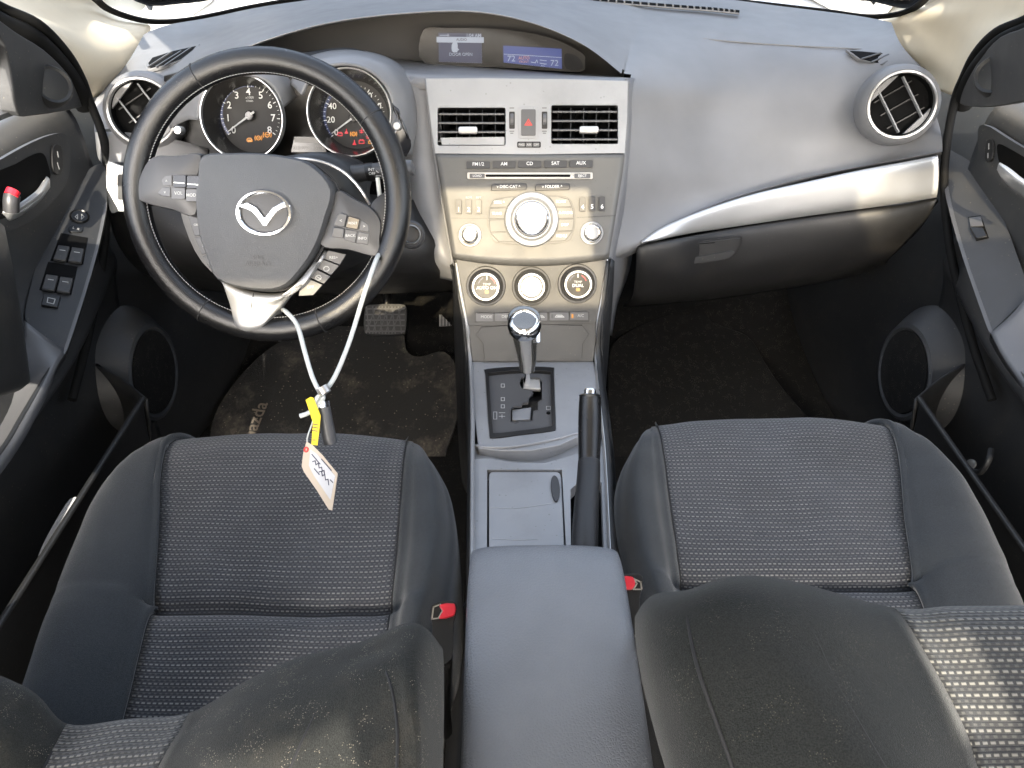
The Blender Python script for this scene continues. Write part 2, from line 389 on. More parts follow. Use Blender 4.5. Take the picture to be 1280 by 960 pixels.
vs, fs = grid([wb, [a.lerp(b, .5)+V((0, .05, .05)) for a, b in zip(wb, wt)], wt]); g_ = mk('glass_pane', vs, fs, 'glass', ws)
tube('edge_band', [PY(60, -20, 1.25), PY(112, -6, 1.50), PY(133, 10, 1.58), PY(160, 21, 1.62), PY(190, 27, 1.66), PY(225, 26, 1.69), PY(262, 20, 1.72), PY(330, 6, 1.76), PY(420, -6, 1.8), PY(640, -22, 1.84), PY(800, -14, 1.8), PY(920, 1, 1.76), PY(1030, 14, 1.70), PY(1085, 21, 1.66), PY(1125, 17, 1.62), PY(1150, 5, 1.55), PY(1170, -20, 1.35)], .008, 'seal', ws, n=8, flat=.6)
# ================================================================== roof, pillars
def sunback(p, z): return V(p)+S*((z-p[2])/S.z)
RZ = 1.17
def roofhole(pts): return [(q.x, q.y) for q in (sunback(p, RZ) for p in pts)]
rp = Plane((0, 0, RZ), (0, 0, -1)); rp.r = V((1, 0, 0)); rp.u = V((0, 1, 0))
rpo = [(-.66, .62), (-.3, .66), (.3, .66), (.66, .62), (.68, -.2), (.66, -1.5), (-.66, -1.5), (-.68, -.2)]
def backs(L): return roofhole([PD(*p) for p in L])
WPc, WPn = PD(334.5, 248, 1.0), V((0, -math.cos(math.radians(27)), math.sin(math.radians(27))))
WE = roofhole([Plane(WPc, WPn).hit(330, 352, .03)])[0][1]; SE_ = roofhole([Plane((0, 1.14, .5605), (0, -.341, .16)).hit(660, 402)])[0][1]
ROOF_HOLES = [[(-.46, WE), (-.23, WE), (-.205, .0), (-.19, .17), (.038, .17), (.038, -.04), (.055, -.04), (.055, SE_), (-.16, SE_), (-.17, -.26), (-.46, -.26)], [(.50, .24), (.655, .24), (.655, -.04), (.54, -.04), (.50, .10)],
   backs([(1120, 792, .475), (1212, 788, .475), (1250, 860, .455), (1300, 990, .428), (1200, 990, .425), (1165, 870, .45)]), backs([(225, 948, .53), (300, 925, .50), (385, 905, .485), (440, 880, .48), (470, 930, .47), (450, 1010, .46), (100, 1010, .52), (60, 950, .54)])]  # openings shaped so that sun falls only on the wanted patches
for k_, h_ in enumerate(ROOF_HOLES): pass
roof = plate('roof', rpo, rp, -.03, 0, 'roof', None, holes=ROOF_HOLES, px=False); tag(roof, 'cream headliner roof, unseen, with openings shaped to place the sun patches', 'roof', kind='structure')
tgm = bpy.data.materials.new('sun_tint_glass'); tgm.use_nodes = True; nt = tgm.node_tree; nt.nodes.clear()
out = N(nt, 'ShaderNodeOutputMaterial'); mx = N(nt, 'ShaderNodeMixShader'); tr = N(nt, 'ShaderNodeBsdfTransparent'); gl = N(nt, 'ShaderNodeBsdfGlossy')
tr.inputs[0].default_value = (.74, .70, .62, 1); gl.inputs['Roughness'].default_value = .02; mx.inputs[0].default_value = .06
nt.links.new(tr.outputs[0], mx.inputs[1]); nt.links.new(gl.outputs[0], mx.inputs[2]); nt.links.new(mx.outputs[0], out.inputs[0]); M['tint'] = tgm
plate('sun_tint_pane', [(-.50, .30), (.67, .30), (.67, -.30), (-.50, -.30)], rp, -.038, -.033, 'tint', roof, px=False)  # unseen tinted pane, added over the front openings to weaken the sun
pil = 'windscreen pillars'
pl_l = patch('pillar_trim', [
 [(-60, -40, .95), (40, -40, 1.25), (121, -2, 1.47)],
 [(-30, -10, .97), (60, 0, 1.25), (136, 12, 1.50)],
 [(0, 8, 1.00), (85, 22, 1.27), (160, 25, 1.54)],
 [(45, 28, 1.04), (110, 42, 1.28), (188, 32, 1.54)],
 [(80, 62, 1.13), (130, 66, 1.28), (180, 56, 1.46)],
 [(98, 92, 1.19), (128, 92, 1.27), (168, 84, 1.40)],
 [(104, 118, 1.24), (118, 122, 1.27), (150, 104, 1.35)]], 'cream', f=PD, nu=6, nv=5, solid=.012)
tag(pl_l, 'cream pillar trim left of the dashboard, behind the steering wheel', 'pillar', pil)
pl_r = patch('pillar_trim', [
 [(1340, -30, .90), (1240, -40, 1.2), (1152, -4, 1.47)],
 [(1310, 0, .95), (1225, -5, 1.22), (1136, 12, 1.50)],
 [(1284, 20, 1.00), (1210, 18, 1.24), (1104, 24, 1.56)],
 [(1250, 34, 1.06), (1196, 44, 1.27), (1116, 42, 1.52)],
 [(1222, 62, 1.13), (1190, 66, 1.28), (1134, 66, 1.44)],
 [(1205, 92, 1.19), (1188, 92, 1.27), (1158, 90, 1.38)],
 [(1196, 118, 1.24), (1186, 118, 1.27), (1172, 112, 1.32)]], 'cream', f=PD, nu=6, nv=5, solid=.012)
tag(pl_r, 'cream pillar trim at the passenger end of the dashboard', 'pillar', pil)
for nm, pts, lab in (('door_seal', [(-40, -20, .93), (0, 8, .99), (48, 30, 1.04), (82, 64, 1.12), (101, 96, 1.17), (112, 126, 1.20), (130, 176, 1.225), (134, 230, 1.24), (131, 300, 1.235), (122, 360, 1.22), (108, 430, 1.19), (90, 500, 1.15)], 'black rubber door seal beside the driver door'),
                     ('door_seal', [(1330, -5, .93), (1283, 24, .99), (1246, 40, 1.05), (1220, 66, 1.12), (1204, 98, 1.17), (1194, 124, 1.20), (1184, 176, 1.225), (1180, 230, 1.24), (1186, 300, 1.235), (1198, 360, 1.22), (1216, 430, 1.19), (1240, 500, 1.15)], 'black rubber door seal beside the passenger door')):
    o = tube(nm, [PD(*p) for p in pts], .0065, 'seal', n=10); tag(o, lab, 'door seal', 'rubber door seals')
# ================================================================== floor
fl = patch('floor', [[V((x, y, z)) for x in (-.74, -.35, -.15, 0, .15, .35, .74)] for y, z in ((-1.5, 0), (-.5, 0), (.5, 0), (1.2, 0), (1.36, .03), (1.55, .16), (1.72, .34), (1.78, .6))], 'carpet', f=None, solid=.02); tag(fl, kind='structure')
# front kick panels, black carpeted sides of the footwells
for sx, lab in ((-1, 'black kick panel at the left end of the driver footwell'), (1, 'black kick panel at the right end of the passenger footwell')):
    o = patch('kick_panel', [[V((sx*x, y, z)) for (x, y) in ((.80, .98), (.735, 1.02), (.722, 1.12), (.67+max(0, z-.3)*.35, 1.3), (.62+max(0, z-.3)*.45, 1.5), (.58+max(0, z-.3)*.5, 1.72))] for z in (-.0, .2, .4, .54, .68)], 'dark', f=None, solid=.01); tag(o, lab, 'trim panel', 'footwell side panels')
mm, nt, b = _new('muddy_rubber_mat')
nz = ramp(nt, noise(nt, 7, 9, rough=.72), .50, .66)
st = N(nt, 'ShaderNodeTexWave'); st.inputs['Scale'].default_value = 22; st.inputs['Distortion'].default_value = 25; st.inputs['Detail'].default_value = 4
nt.links.new(N(nt, 'ShaderNodeNewGeometry').outputs['Position'], st.inputs['Vector'])
c = mixc(nt, math_node(nt, 'MULTIPLY', nz, math_node(nt, 'ADD', math_node(nt, 'MULTIPLY', st.outputs['Fac'], .35), .35)), (.014, .013, .012), (.14, .118, .092))
v = N(nt, 'ShaderNodeTexVoronoi'); v.inputs['Scale'].default_value = 90
nt.links.new(N(nt, 'ShaderNodeNewGeometry').outputs['Position'], v.inputs['Vector'])
c = mixc(nt, math_node(nt, 'MULTIPLY', math_node(nt, 'LESS_THAN', v.outputs['Distance'], .13), .6), c, (.2, .17, .13))
nt.links.new(c, b.inputs['Base Color']); b.inputs['Roughness'].default_value = .85; bump(nt, b, noise(nt, 500, 4), .8, .002); M['mat'] = mm
fp = Plane((0, 1.28, .04), (0, -.36, .93))
mt = plate('floor_mat', s2([(262, 575), (268, 520), (300, 470), (345, 430), (400, 410), (455, 408), (500, 412), (508, 438), (524, 446), (556, 440), (574, 470), (572, 520), (556, 575), (560, 640), (270, 640)], 4), fp, -.012, 0, 'mat', bev=.003)
tag(mt, 'muddy black driver floor mat below the pedals', 'floor mat', 'black floor mats')
lt = text('mazda', 318, 528, 17, fp, 'mudprint', mt, off=.001, rot=80, bold=.012)
mt2 = plate('floor_mat', s2([(768, 640), (762, 560), (760, 470), (775, 420), (872, 384), (890, 402), (935, 420), (955, 450), (975, 480), (1005, 515), (1035, 550), (1060, 640)], 4), fp, -.012, 0, 'carpet', bev=.003)
tag(mt2, 'plain black passenger floor mat', 'floor mat', 'black floor mats')
# pedals
bp = empty('brake_pedal', PD(480, 400, 1.6), 'black brake pedal with crosshatched rubber pad', 'pedal')
pp = Plane(PD(480, 400, 1.58), (0, -.75, .66))
plate('pedal_pad', s2([(456, 388), (462, 381), (500, 380), (508, 386), (507, 412), (501, 418), (462, 418), (455, 412)], 3), pp, -.014, 0, 'dark', bp, bev=.002)
strokes('pad_tread', [[(458+8*i, 384), (454+8*(i+1), 416)] for i in range(6)]+[[(462+8*i, 384), (450+8*i, 416)] for i in range(1, 6)]+[[(458, 386+7*i), (505, 386+7*i)] for i in range(5)], pp, 1.6, 'btn2', bp, off=0, th=.0016)
tube('pedal_arm', [PD(482, 398, 1.62), PD(484, 370, 1.62), PD(486, 330, 1.55)], .009, 'black', bp)
ap = empty('footrest_pad', PD(556, 400, 1.55), 'small ribbed bracket on the footwell carpet right of the brake pedal', 'pad')
ap_ = Plane(PD(556, 400, 1.5), (-.3, -.75, .6)); plate('pad', [(549, 393), (551, 393), (564, 407), (549, 408)], ap_, -.004, 0, 'btn2', ap)
strokes('rib', [[(550+4*i, 394+3*i), (550+4*i, 407)] for i in range(4)], ap_, 1, 'thread', ap)
# ================================================================== dashboard
D = empty('dashboard', (0, 1.3, .35), 'wide grey dashboard with an arched display cowl and round end vents', 'dashboard')
SN = V((0, -.341, .16)).normalized(); SN = V((0, SN.y, SN.z)); SP = Plane((0, 1.14, .5605), SN)   # plane of the centre stack
R0 = [(180, 43, 1.55), (192, 37, 1.58), (215, 30, 1.62), (262, 22, 1.66), (330, 8, 1.72), (420, -4, 1.76), (520, -12, 1.8), (610, -16, 1.8), (690, -16, 1.8), (750, -14, 1.8), (784, -11, 1.8), (810, -9, 1.8), (900, -2, 1.76), (980, 8, 1.72), (1060, 18, 1.66), (1096, 24, 1.62), (1114, 28, 1.56)]
R1 = [(158, 80, 1.42), (172, 68, 1.46), (205, 55, 1.5), (250, 46, 1.52), (320, 26, 1.54), (410, 10, 1.55), (510, 0, 1.56), (610, -3, 1.56), (690, 2, 1.56), (750, 12, 1.56), (784, 19, 1.55), (812, 25, 1.55), (900, 36, 1.54), (980, 45, 1.52), (1060, 50, 1.5), (1098, 50, 1.47), (1126, 55, 1.42)]
R2 = [(130, 112, 1.33), (164, 92, 1.36), (210, 85, 1.36), (262, 72, 1.33), (330, 46, 1.33), (410, 25, 1.34), (500, 14, 1.36), (590, 11, 1.36), (665, 24, 1.35), (730, 50, 1.32), (778, 86, 1.29), (789, 93, 1.285), (890, 100, 1.37), (980, 92, 1.40), (1060, 88, 1.40), (1105, 85, 1.37), (1152, 90, 1.335)]
FR = [[(781, 150, 1.225), (885, 150, 1.32), (980, 150, 1.34), (1060, 150, 1.34), (1115, 140, 1.325), (1172, 150, 1.28)],
      [(779, 210, 1.195), (885, 210, 1.28), (980, 205, 1.31), (1060, 190, 1.31), (1120, 176, 1.29), (1177, 172, 1.22)],
      [(773, 260, 1.175), (868, 252, 1.25), (960, 236, 1.285), (1050, 215, 1.29), (1120, 198, 1.26), (1178, 188, 1.20)],
      [(768, 316, 1.14), (803, 302, 1.165), (880, 260, 1.235), (980, 228, 1.265), (1080, 208, 1.26), (1177, 190, 1.19)],
      [(768, 326, 1.16), (803, 312, 1.20), (880, 268, 1.29), (980, 236, 1.32), (1080, 216, 1.32), (1177, 198, 1.25)]]
LR = [[(118, 130, 1.29), (160, 120, 1.295), (205, 100, 1.32), (264, 79, 1.33), (331, 53, 1.335), (411, 31, 1.345), (500, 19, 1.365), (590, 16, 1.365), (664, 29, 1.355), (727, 54, 1.325), (775, 86, 1.305)],
      [(118, 165, 1.26), (155, 155, 1.265), (195, 135, 1.275), (265, 78, 1.46), (332, 50, 1.48), (411, 27, 1.48), (500, 16, 1.50), (590, 13, 1.50), (664, 26, 1.49), (727, 52, 1.47), (772, 85, 1.42)]]
nu, nv = 6, 6
def up_rows(rows, i0, i1): return [r[i0:i1] for r in rows]
dr = [spline([PY(*p) for p in r], nu) for r in (R0, R1, R2)]
kL = 10*nu
fr_ = [spline([PY(*p) for p in r], nu) for r in FR]; lr_ = [spline([PY(*p) for p in r], nu) for r in LR]
colsL = [spline([dr[0][j], dr[1][j], dr[2][j], lr_[0][j], lr_[1][j]], nv) for j in range(kL+1)]
colsR = [spline([dr[0][kL+nu+j], dr[1][kL+nu+j], dr[2][kL+nu+j]]+[f[j] for f in fr_], nv) for j in range(5*nu+1)]
mid = [[a for a in spline([dr[0][kL+k], dr[1][kL+k], dr[2][kL+k]], nv)] for k in range(nu+1)]
for cc, sl in ((colsL, mid[0]), (colsR, mid[nu])):
    ref = cc[-1] if cc is colsL else cc[0]
    for i in range(2*nv+1): sl[i] = ref[i]
vs, fs = [], []
def addcols(cols):
    for a, b_ in zip(cols[:-1], cols[1:]):
        m_ = min(len(a), len(b_)); i = len(vs); vs.extend(a[:m_]); vs.extend(b_[:m_])
        for k in range(m_-1): fs.append((i+k, i+k+1, i+m_+k+1, i+m_+k))
addcols(colsL); addcols(mid); addcols(colsR)
db = mk('dash_shell', vs, fs, 'dash', D, sharp=50); db.modifiers.new('w', 'WELD').merge_threshold = 1e-5
# shallow seam that runs across the passenger side of the top
tube('top_seam', [PY(x, y-1.5, Y) for x, y, Y in ((660, 8, 1.52), (720, 18, 1.51), (784, 33, 1.50), (830, 44, 1.495), (900, 52, 1.49), (980, 58, 1.48), (1060, 62, 1.46), (1112, 66, 1.43))], .0012, 'dash', D, n=6)
# display recess, dark back wall and its floor
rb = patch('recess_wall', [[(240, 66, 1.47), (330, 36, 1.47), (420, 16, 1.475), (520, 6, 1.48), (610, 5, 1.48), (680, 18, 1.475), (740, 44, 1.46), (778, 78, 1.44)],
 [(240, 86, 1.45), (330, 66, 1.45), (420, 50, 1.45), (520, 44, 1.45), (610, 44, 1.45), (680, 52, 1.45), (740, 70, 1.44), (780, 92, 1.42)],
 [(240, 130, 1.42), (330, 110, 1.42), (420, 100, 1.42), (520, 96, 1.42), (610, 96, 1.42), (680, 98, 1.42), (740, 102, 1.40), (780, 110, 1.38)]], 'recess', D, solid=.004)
bz = Plane(PY(650, 60, 1.40), (0, -.93, .36))
patch('mid_ledge', [[(462, 70, 1.43), (520, 76, 1.415), (600, 83, 1.41), (680, 89, 1.41), (740, 93, 1.40), (792, 98, 1.36)],
 [(470, 76, 1.36), (522, 84, 1.33), (600, 88, 1.32), (680, 92, 1.32), (740, 95, 1.31), (789, 98, 1.29)],
 [(480, 84, 1.28), (524, 92, 1.25), (600, 93, 1.245), (680, 94, 1.245), (740, 96, 1.245), (788, 98, 1.245)],
 [(490, 100, 1.25), (526, 102, 1.232), (600, 100, 1.225), (680, 101, 1.225), (740, 103, 1.225), (787, 105, 1.225)],
 [(492, 116, 1.245), (526, 112, 1.23), (600, 110, 1.23), (680, 110, 1.23), (740, 112, 1.23), (784, 116, 1.23)]], 'dash', D, solid=.004)
patch('stack_side', [[(478, 90, 1.27), (508, 96, 1.24), (540, 100, 1.24)], [(492, 140, 1.25), (520, 140, 1.215), (550, 140, 1.222)], [(500, 190, 1.22), (525, 190, 1.185), (556, 190, 1.198)],
 [(500, 250, 1.2), (530, 250, 1.155), (572, 250, 1.172)], [(500, 300, 1.2), (540, 300, 1.13), (580, 310, 1.14)], [(510, 326, 1.2), (548, 326, 1.12), (585, 330, 1.13)], [(530, 345, 1.25), (560, 350, 1.14), (590, 360, 1.115)]], 'dash', D, solid=.004, nv=6)
# passenger side: silver strip, glove box
def on(px, py, Y): return PY(px, py, Y)
top = [(801, 302, 1.166), (815, 292, 1.176), (835, 281, 1.19), (880, 263, 1.225), (940, 244, 1.25), (1010, 228, 1.262), (1080, 213, 1.255), (1130, 204, 1.23), (1172, 196, 1.195)]
midp = [(802, 302.5, 1.158), (818, 296, 1.167), (840, 287, 1.181), (880, 274, 1.21), (940, 260, 1.235), (1010, 247, 1.245), (1080, 235, 1.238), (1130, 228, 1.213), (1173, 220, 1.18)]
bot = [(803, 303, 1.160), (822, 300, 1.168), (845, 294.5, 1.182), (880, 288, 1.212), (940, 279, 1.235), (1010, 268.5, 1.245), (1080, 259, 1.238), (1130, 252, 1.21), (1171, 245, 1.178)]
top = [(a, b_, min(c_, m_[2]+.006)) for (a, b_, c_), m_ in zip(top, midp)]
patch('silver_trim', [[(a, b_, c_+.02) for a, b_, c_ in top], top, midp, bot, [(a, b_+.5, c_+.02) for a, b_, c_ in bot]], 'silver', D, solid=.003, nu=5, nv=4)
gb = patch('glove_box', [[(798, 306, 1.19), (850, 299, 1.20), (900, 289, 1.24), (1000, 273, 1.27), (1090, 260, 1.27), (1130, 254, 1.25), (1172, 247, 1.215)],
 [(797, 308, 1.165), (850, 300, 1.175), (900, 291, 1.215), (1000, 275, 1.245), (1090, 262, 1.24), (1130, 257, 1.22), (1171, 249, 1.185)],
 [(796, 330, 1.16), (850, 328, 1.17), (900, 320, 1.205), (1000, 302, 1.235), (1085, 288, 1.232), (1125, 280, 1.215), (1160, 272, 1.19)],
 [(794, 355, 1.175), (850, 352, 1.18), (900, 346, 1.21), (1000, 330, 1.24), (1080, 316, 1.245), (1115, 305, 1.235), (1142, 295, 1.22)],
 [(790, 376, 1.21), (850, 372, 1.22), (900, 367, 1.25), (1000, 352, 1.28), (1065, 340, 1.29), (1092, 332, 1.28), (1110, 325, 1.27)],
 [(780, 384, 1.32), (850, 378, 1.33), (900, 373, 1.36), (1000, 358, 1.39), (1065, 346, 1.40), (1092, 338, 1.39), (1110, 331, 1.38)]], 'glove', D, solid=.006)
tag(gb, 'dark grey glove box lid')
gp = Plane(PY(890, 318, 1.2), (.12, -.97, .14))
hb = plate('handle_recess', s2([(857, 306), (870, 302), (920, 296), (928, 298), (926, 308), (918, 320), (900, 326), (860, 332), (852, 328), (853, 316)], 4), gp, .004, .0068, 'black', gb, bev=.0006)
plate('handle', s2([(857, 308), (872, 304), (920, 298), (925, 300), (922, 309), (914, 316), (880, 320), (856, 323), (854, 316)], 4), gp, .0068, .0095, 'glove', gb, bev=.001)
plate('handle_lip', s2([(852, 324), (880, 320), (915, 314), (916, 319), (908, 324), (880, 328), (854, 331)], 4), gp, .006, .0125, 'dark', gb, bev=.0015)
# front ends of the dashboard, below the round vents (left) and lower carcass
patch('lower_shell', [[(118, 165, 1.24), (150, 165, 1.22), (200, 170, 1.22), (260, 185, 1.24)], [(122, 195, 1.215), (150, 198, 1.20), (200, 205, 1.20), (260, 215, 1.22)], [(128, 205, 1.20), (152, 208, 1.19), (200, 215, 1.19), (260, 225, 1.2)]], 'dash', D)
patch('knee_panel', [[(132, 203, 1.20), (160, 205, 1.185), (230, 235, 1.17), (330, 240, 1.15), (430, 240, 1.14), (520, 250, 1.17)],
 [(136, 262, 1.17), (160, 268, 1.15), (230, 290, 1.10), (330, 300, 1.08), (430, 300, 1.08), (545, 300, 1.13)],
 [(145, 300, 1.17), (170, 305, 1.14), (240, 330, 1.10), (330, 338, 1.08), (430, 336, 1.08), (550, 328, 1.13)],
 [(165, 330, 1.2), (190, 335, 1.19), (260, 345, 1.16), (330, 350, 1.14), (430, 350, 1.14), (560, 345, 1.16)],
 [(190, 350, 1.3), (230, 360, 1.3), (280, 365, 1.3), (330, 368, 1.3), (430, 368, 1.3), (570, 365, 1.3)]], 'glove', D)
kp = Plane(PY(150, 235, 1.165), (.1, -.95, .3))
plate('silver_trim', s2([(133, 206), (150, 207), (185, 216), (240, 236), (300, 252), (300, 262), (240, 262), (180, 264), (150, 264), (137, 262)], 4), kp, .004, .010, 'silver', D, bev=.001)
plate('blank_switch', rr(147, 218, 168, 250, 2), kp, .010, .012, 'black', D, bev=.0006)
# round end vents
def round_vent(px, py, d, ax, rad, sx=1.0):
    c = PD(px, py, d); ax = V(ax).normalized()
    v = lathe('air_vent', c, ax, [(rad*1.36, -.045), (rad*1.33, -.02), (rad*1.25, -.004), (rad*1.12, .003), (rad*1.03, .001), (rad*1.0, -.006), (rad*1.02, -.045)], 'dash', D, n=56, caps=False)
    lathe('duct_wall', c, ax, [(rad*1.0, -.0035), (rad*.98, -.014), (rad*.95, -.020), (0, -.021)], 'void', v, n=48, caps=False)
    ringmesh('ring', c, ax, [(rad*1.0, -.004), (rad*1.0, .003), (rad*1.03, .0055), (rad*1.09, .0050), (rad*1.11, .001), (rad*1.08, -.004)], 'ring', v)
    r = (RT-ax*RT.dot(ax)).normalized(); u = ax.cross(r); P_ = Plane(c-ax*.006, ax)
    # rotating barrel: two side cheeks and two tilted blades
    for s_ in (-1, 1):
        pts = [(rad*.97*math.cos(t), rad*.97*math.sin(t)) for t in [math.radians(a) for a in range(-36, 37, 6)]]
        rot = math.radians(138 if s_ > 0 else -42); pts = [(a*math.cos(rot)-b_*math.sin(rot), a*math.sin(rot)+b_*math.cos(rot)) for a, b_ in pts]
        q = Plane(c, ax); plate('cheek', pts, q, -.012, -.005, 'dash' , v, px=False, bev=.0008)
    for k in (-.42, .42):
        rot = math.radians(-58 ); a_ = V((math.cos(rot), math.sin(rot))); nrm = V((-a_.y, a_.x))
        p0 = c+(r*nrm.x+u*nrm.y)*(rad*k); dirv = r*a_.x+u*a_.y; side = (r*nrm.x+u*nrm.y)*math.sin(.3)+ax*math.cos(.3)
        L = rad*.80
        box('louver', p0-ax*.008, (2*L, .0024, .007), 'panel', v, bev=.0008, ax=(dirv, side.cross(dirv).normalized()*1, side))
    for k in (-.5, 0, .5):
        rot = math.radians(32); a_ = V((math.cos(rot), math.sin(rot))); nrm = V((-a_.y, a_.x))
        box('inner_vane', c+(r*nrm.x+u*nrm.y)*(rad*k)-ax*.0165, (rad*1.3, .0016, .004), 'black', v, bev=0, ax=(r*a_.x+u*a_.y, r*nrm.x+u*nrm.y, ax))
    return v
vr = round_vent(1127, 131, 1.243, (-.22, -.93, .30), .0475); tag(vr, 'round silver ringed vent at the passenger end')
vl = round_vent(178, 140, 1.205, (.20, -.93, .30), .0465); tag(vl, 'round silver ringed vent behind the steering wheel rim')
# side demister vents on the top corners
def demist(pts, pl, blades):
    v = plate('side_demister', pts, pl, -.004, .0015, 'dash', D, bev=.0006)
    inn = [(sum(p[0] for p in pts)/len(pts)*.14+p[0]*.86, sum(p[1] for p in pts)/len(pts)*.14+p[1]*.86) for p in pts]
    plate('slot', inn, pl, .0016, .0022, 'void', v)
    for bl in blades: strokes('blade', [bl], pl, 2.0, 'btn2', v, off=.0022, th=.002)
    return v
n_ = (PY(180, 62, 1.46)-PY(165, 90, 1.35)).cross(PY(250, 55, 1.46)-PY(165, 90, 1.35)).normalized()
if n_.dot(CAM-PY(180, 80, 1.38)) < 0: n_ = -n_
pdm = Plane(PY(205, 70, 1.43)+n_*.006, n_)
demist([(181, 80), (187, 72), (215, 63), (250, 55), (244, 62), (228, 74), (205, 82), (184, 87)], pdm, [[(186, 84), (214, 66)], [(196, 84), (226, 65)], [(207, 82), (238, 61)]])
pdm2 = Plane(PY(1095, 72, 1.43), (-.05, -.62, .78))
n_ = (PY(1092, 56, 1.445)-PY(1100, 88, 1.372)).cross(PY(1062, 72, 1.425)-PY(1100, 88, 1.372)).normalized()
if n_.dot(CAM-PY(1095, 72, 1.4)) < 0: n_ = -n_
pdm2 = Plane(PY(1095, 72, 1.415)+n_*.006, n_)
demist([(1057, 62), (1075, 63), (1108, 66), (1117, 70), (1126, 80), (1110, 82), (1090, 78), (1072, 73)], pdm2, [[(1078, 74), (1100, 67)], [(1090, 78), (1110, 69)], [(1102, 81), (1118, 73)]])
# long windscreen demister slot
dsp = [(650, -8, 1.66), (700, -3, 1.655), (750, 1, 1.65), (800, 5, 1.645), (850, 9, 1.64), (890, 12, 1.635), (924, 15.5, 1.625)]
ds = tube('windscreen_demister', [PY(*p) for p in dsp], .0075, 'void', D, n=10, flat=.45, nrm=(0, -.2, 1))
dd = spline([PY(*p) for p in dsp], 5)
for i in range(1, len(dd)-1): box('rib', dd[i]+V((0, 0, .002)), (.003, .013, .004), 'dash', ds, bev=0)
tube('slot_rim', [PY(x, y+1.6, Y-.008) for x, y, Y in dsp], .0016, 'dash', ds, n=6)
# ================================================================== information display under the cowl
ID = empty('information_display', PY(650, 70, 1.40), 'smoked panel with two small lit blue screens under the dashboard cowl', 'display')
plate('bezel', s2([(529, 38), (560, 35), (620, 36), (685, 46), (727, 66), (731, 78), (728, 89), (700, 89), (620, 84), (532, 80)], 4), bz, -.02, .004, 'lens', ID, bev=.002)
plate('screen', [(548, 41), (602, 42), (602.5, 79), (548.5, 77)], bz, .004, .0048, 'lcdgrey', ID)
sc1 = strokes('screen_bar', [[(549, 49.5), (601.5, 50)]], bz, 6.5, 'lcdwhite', ID, off=.0049)
text('1:04 AM', 592, 44.4, 4, bz, 'lcdwhite', ID, off=.005, bold=.01)
strokes('signal_mark', [[(550, 44), (561, 44)], [(560, 42.5), (560, 45)]], bz, .9, 'lcdwhite', ID, off=.005)
text('AUDIO', 577, 49.6, 3, bz, 'lens', ID, off=.0056)
text('DOOR OPEN', 576, 68, 3.6, bz, 'lcdwhite', ID, off=.005)
plate('car_icon', s2([(565, 55), (567, 53), (571, 53), (572, 56), (572, 60), (574, 62), (572, 63), (571, 65), (566, 65), (564.5, 62), (564.5, 58)], 2), bz, .0048, .0054, 'lcdwhite', ID)
plate('screen', [(629, 57), (702, 61), (702.5, 86), (629.5, 78)], bz, .004, .0048, 'lcd', ID)
strokes('screen_line', [[(630, 67.5), (702, 72)]], bz, .6, 'lcdwhite', ID, off=.005)
text('72', 639, 73.5, 7, bz, 'lcdwhite', ID, off=.005, sx=1.1); text('72', 693, 79, 7, bz, 'lcdwhite', ID, off=.005, sx=1.1)
text('AUTO', 655, 72.6, 3.6, bz, 'lcdred', ID, off=.005, bold=.02); text('FRONT', 655, 77.3, 2.7, bz, 'lcdred', ID, off=.005)
strokes('fan_icon', [[(664, 77.5), (669, 78.5), (671, 75), (672, 78)], [(675, 75), (683, 76)], [(675, 79), (683, 80)]], bz, .8, 'lcdwhite', ID, off=.005)
text('A/C', 679, 82, 2.4, bz, 'lcdwhite', ID, off=.005)
plate('passenger_lamp_window', s2([(706, 68), (716, 68), (725, 74), (728, 86), (708, 86)], 3), bz, .004, .0046, 'gloss', ID)
# ================================================================== instrument cluster
CN = V((0, -.93, .36)).normalized(); CP = Plane(PY(370, 143, 1.17), CN)
IC = empty('instrument_cluster', PY(370, 180, 1.17), 'pair of silver ringed gauges with lit warning lamps behind the steering wheel', 'gauge cluster')
patch('housing', [[(205, 96, 1.25), (300, 70, 1.27), (375, 66, 1.3), (440, 60, 1.3), (500, 84, 1.28), (530, 110, 1.26)], [(205, 150, 1.26), (300, 150, 1.27), (375, 150, 1.27), (440, 150, 1.27), (500, 150, 1.27), (530, 150, 1.25)], [(205, 215, 1.22), (300, 215, 1.22), (375, 215, 1.22), (440, 215, 1.22), (500, 215, 1.22), (530, 205, 1.22)]], 'black', IC)
patch('centre_panel', [[(335, 96, 1.22), (372, 92, 1.22), (400, 96, 1.22)], [(345, 165, 1.21), (375, 165, 1.21), (400, 165, 1.21)], [(330, 200, 1.195), (375, 200, 1.195), (420, 205, 1.195)]], 'lens', IC)
def gauge(cx, cy, rx, ry, lab):
    r = CP.m(cx, cy, rx); c = CP.hit(cx, cy, .012); d_ = Plane(CP.hit(cx, cy, -.035), CN)
    g = ringmesh('gauge', c, CN, [(r*.99, .0), (r*.985, .003), (r*1.0, .0055), (r*1.02, .0055), (r*1.038, .002), (r*1.045, -.006), (r*1.0, -.006)], 'ring', IC, n=64)
    tag(g, lab); r2 = r*.80
    ringmesh('shroud', c, CN, [(r, -.001), (r*.95, -.012), (r2*1.04, -.040), (r2, -.0475), (r2*1.08, -.0485), (r*1.02, -.012)], 'lens', g, n=56)
    lathe('dial_face', c-CN*.047, CN, [(r2*1.05, 0), (r2*1.03, .002), (0, .002)], 'dial', g, n=56)
    pl_ = Plane(c-CN*.0448, CN); return g, pl_, c, r2
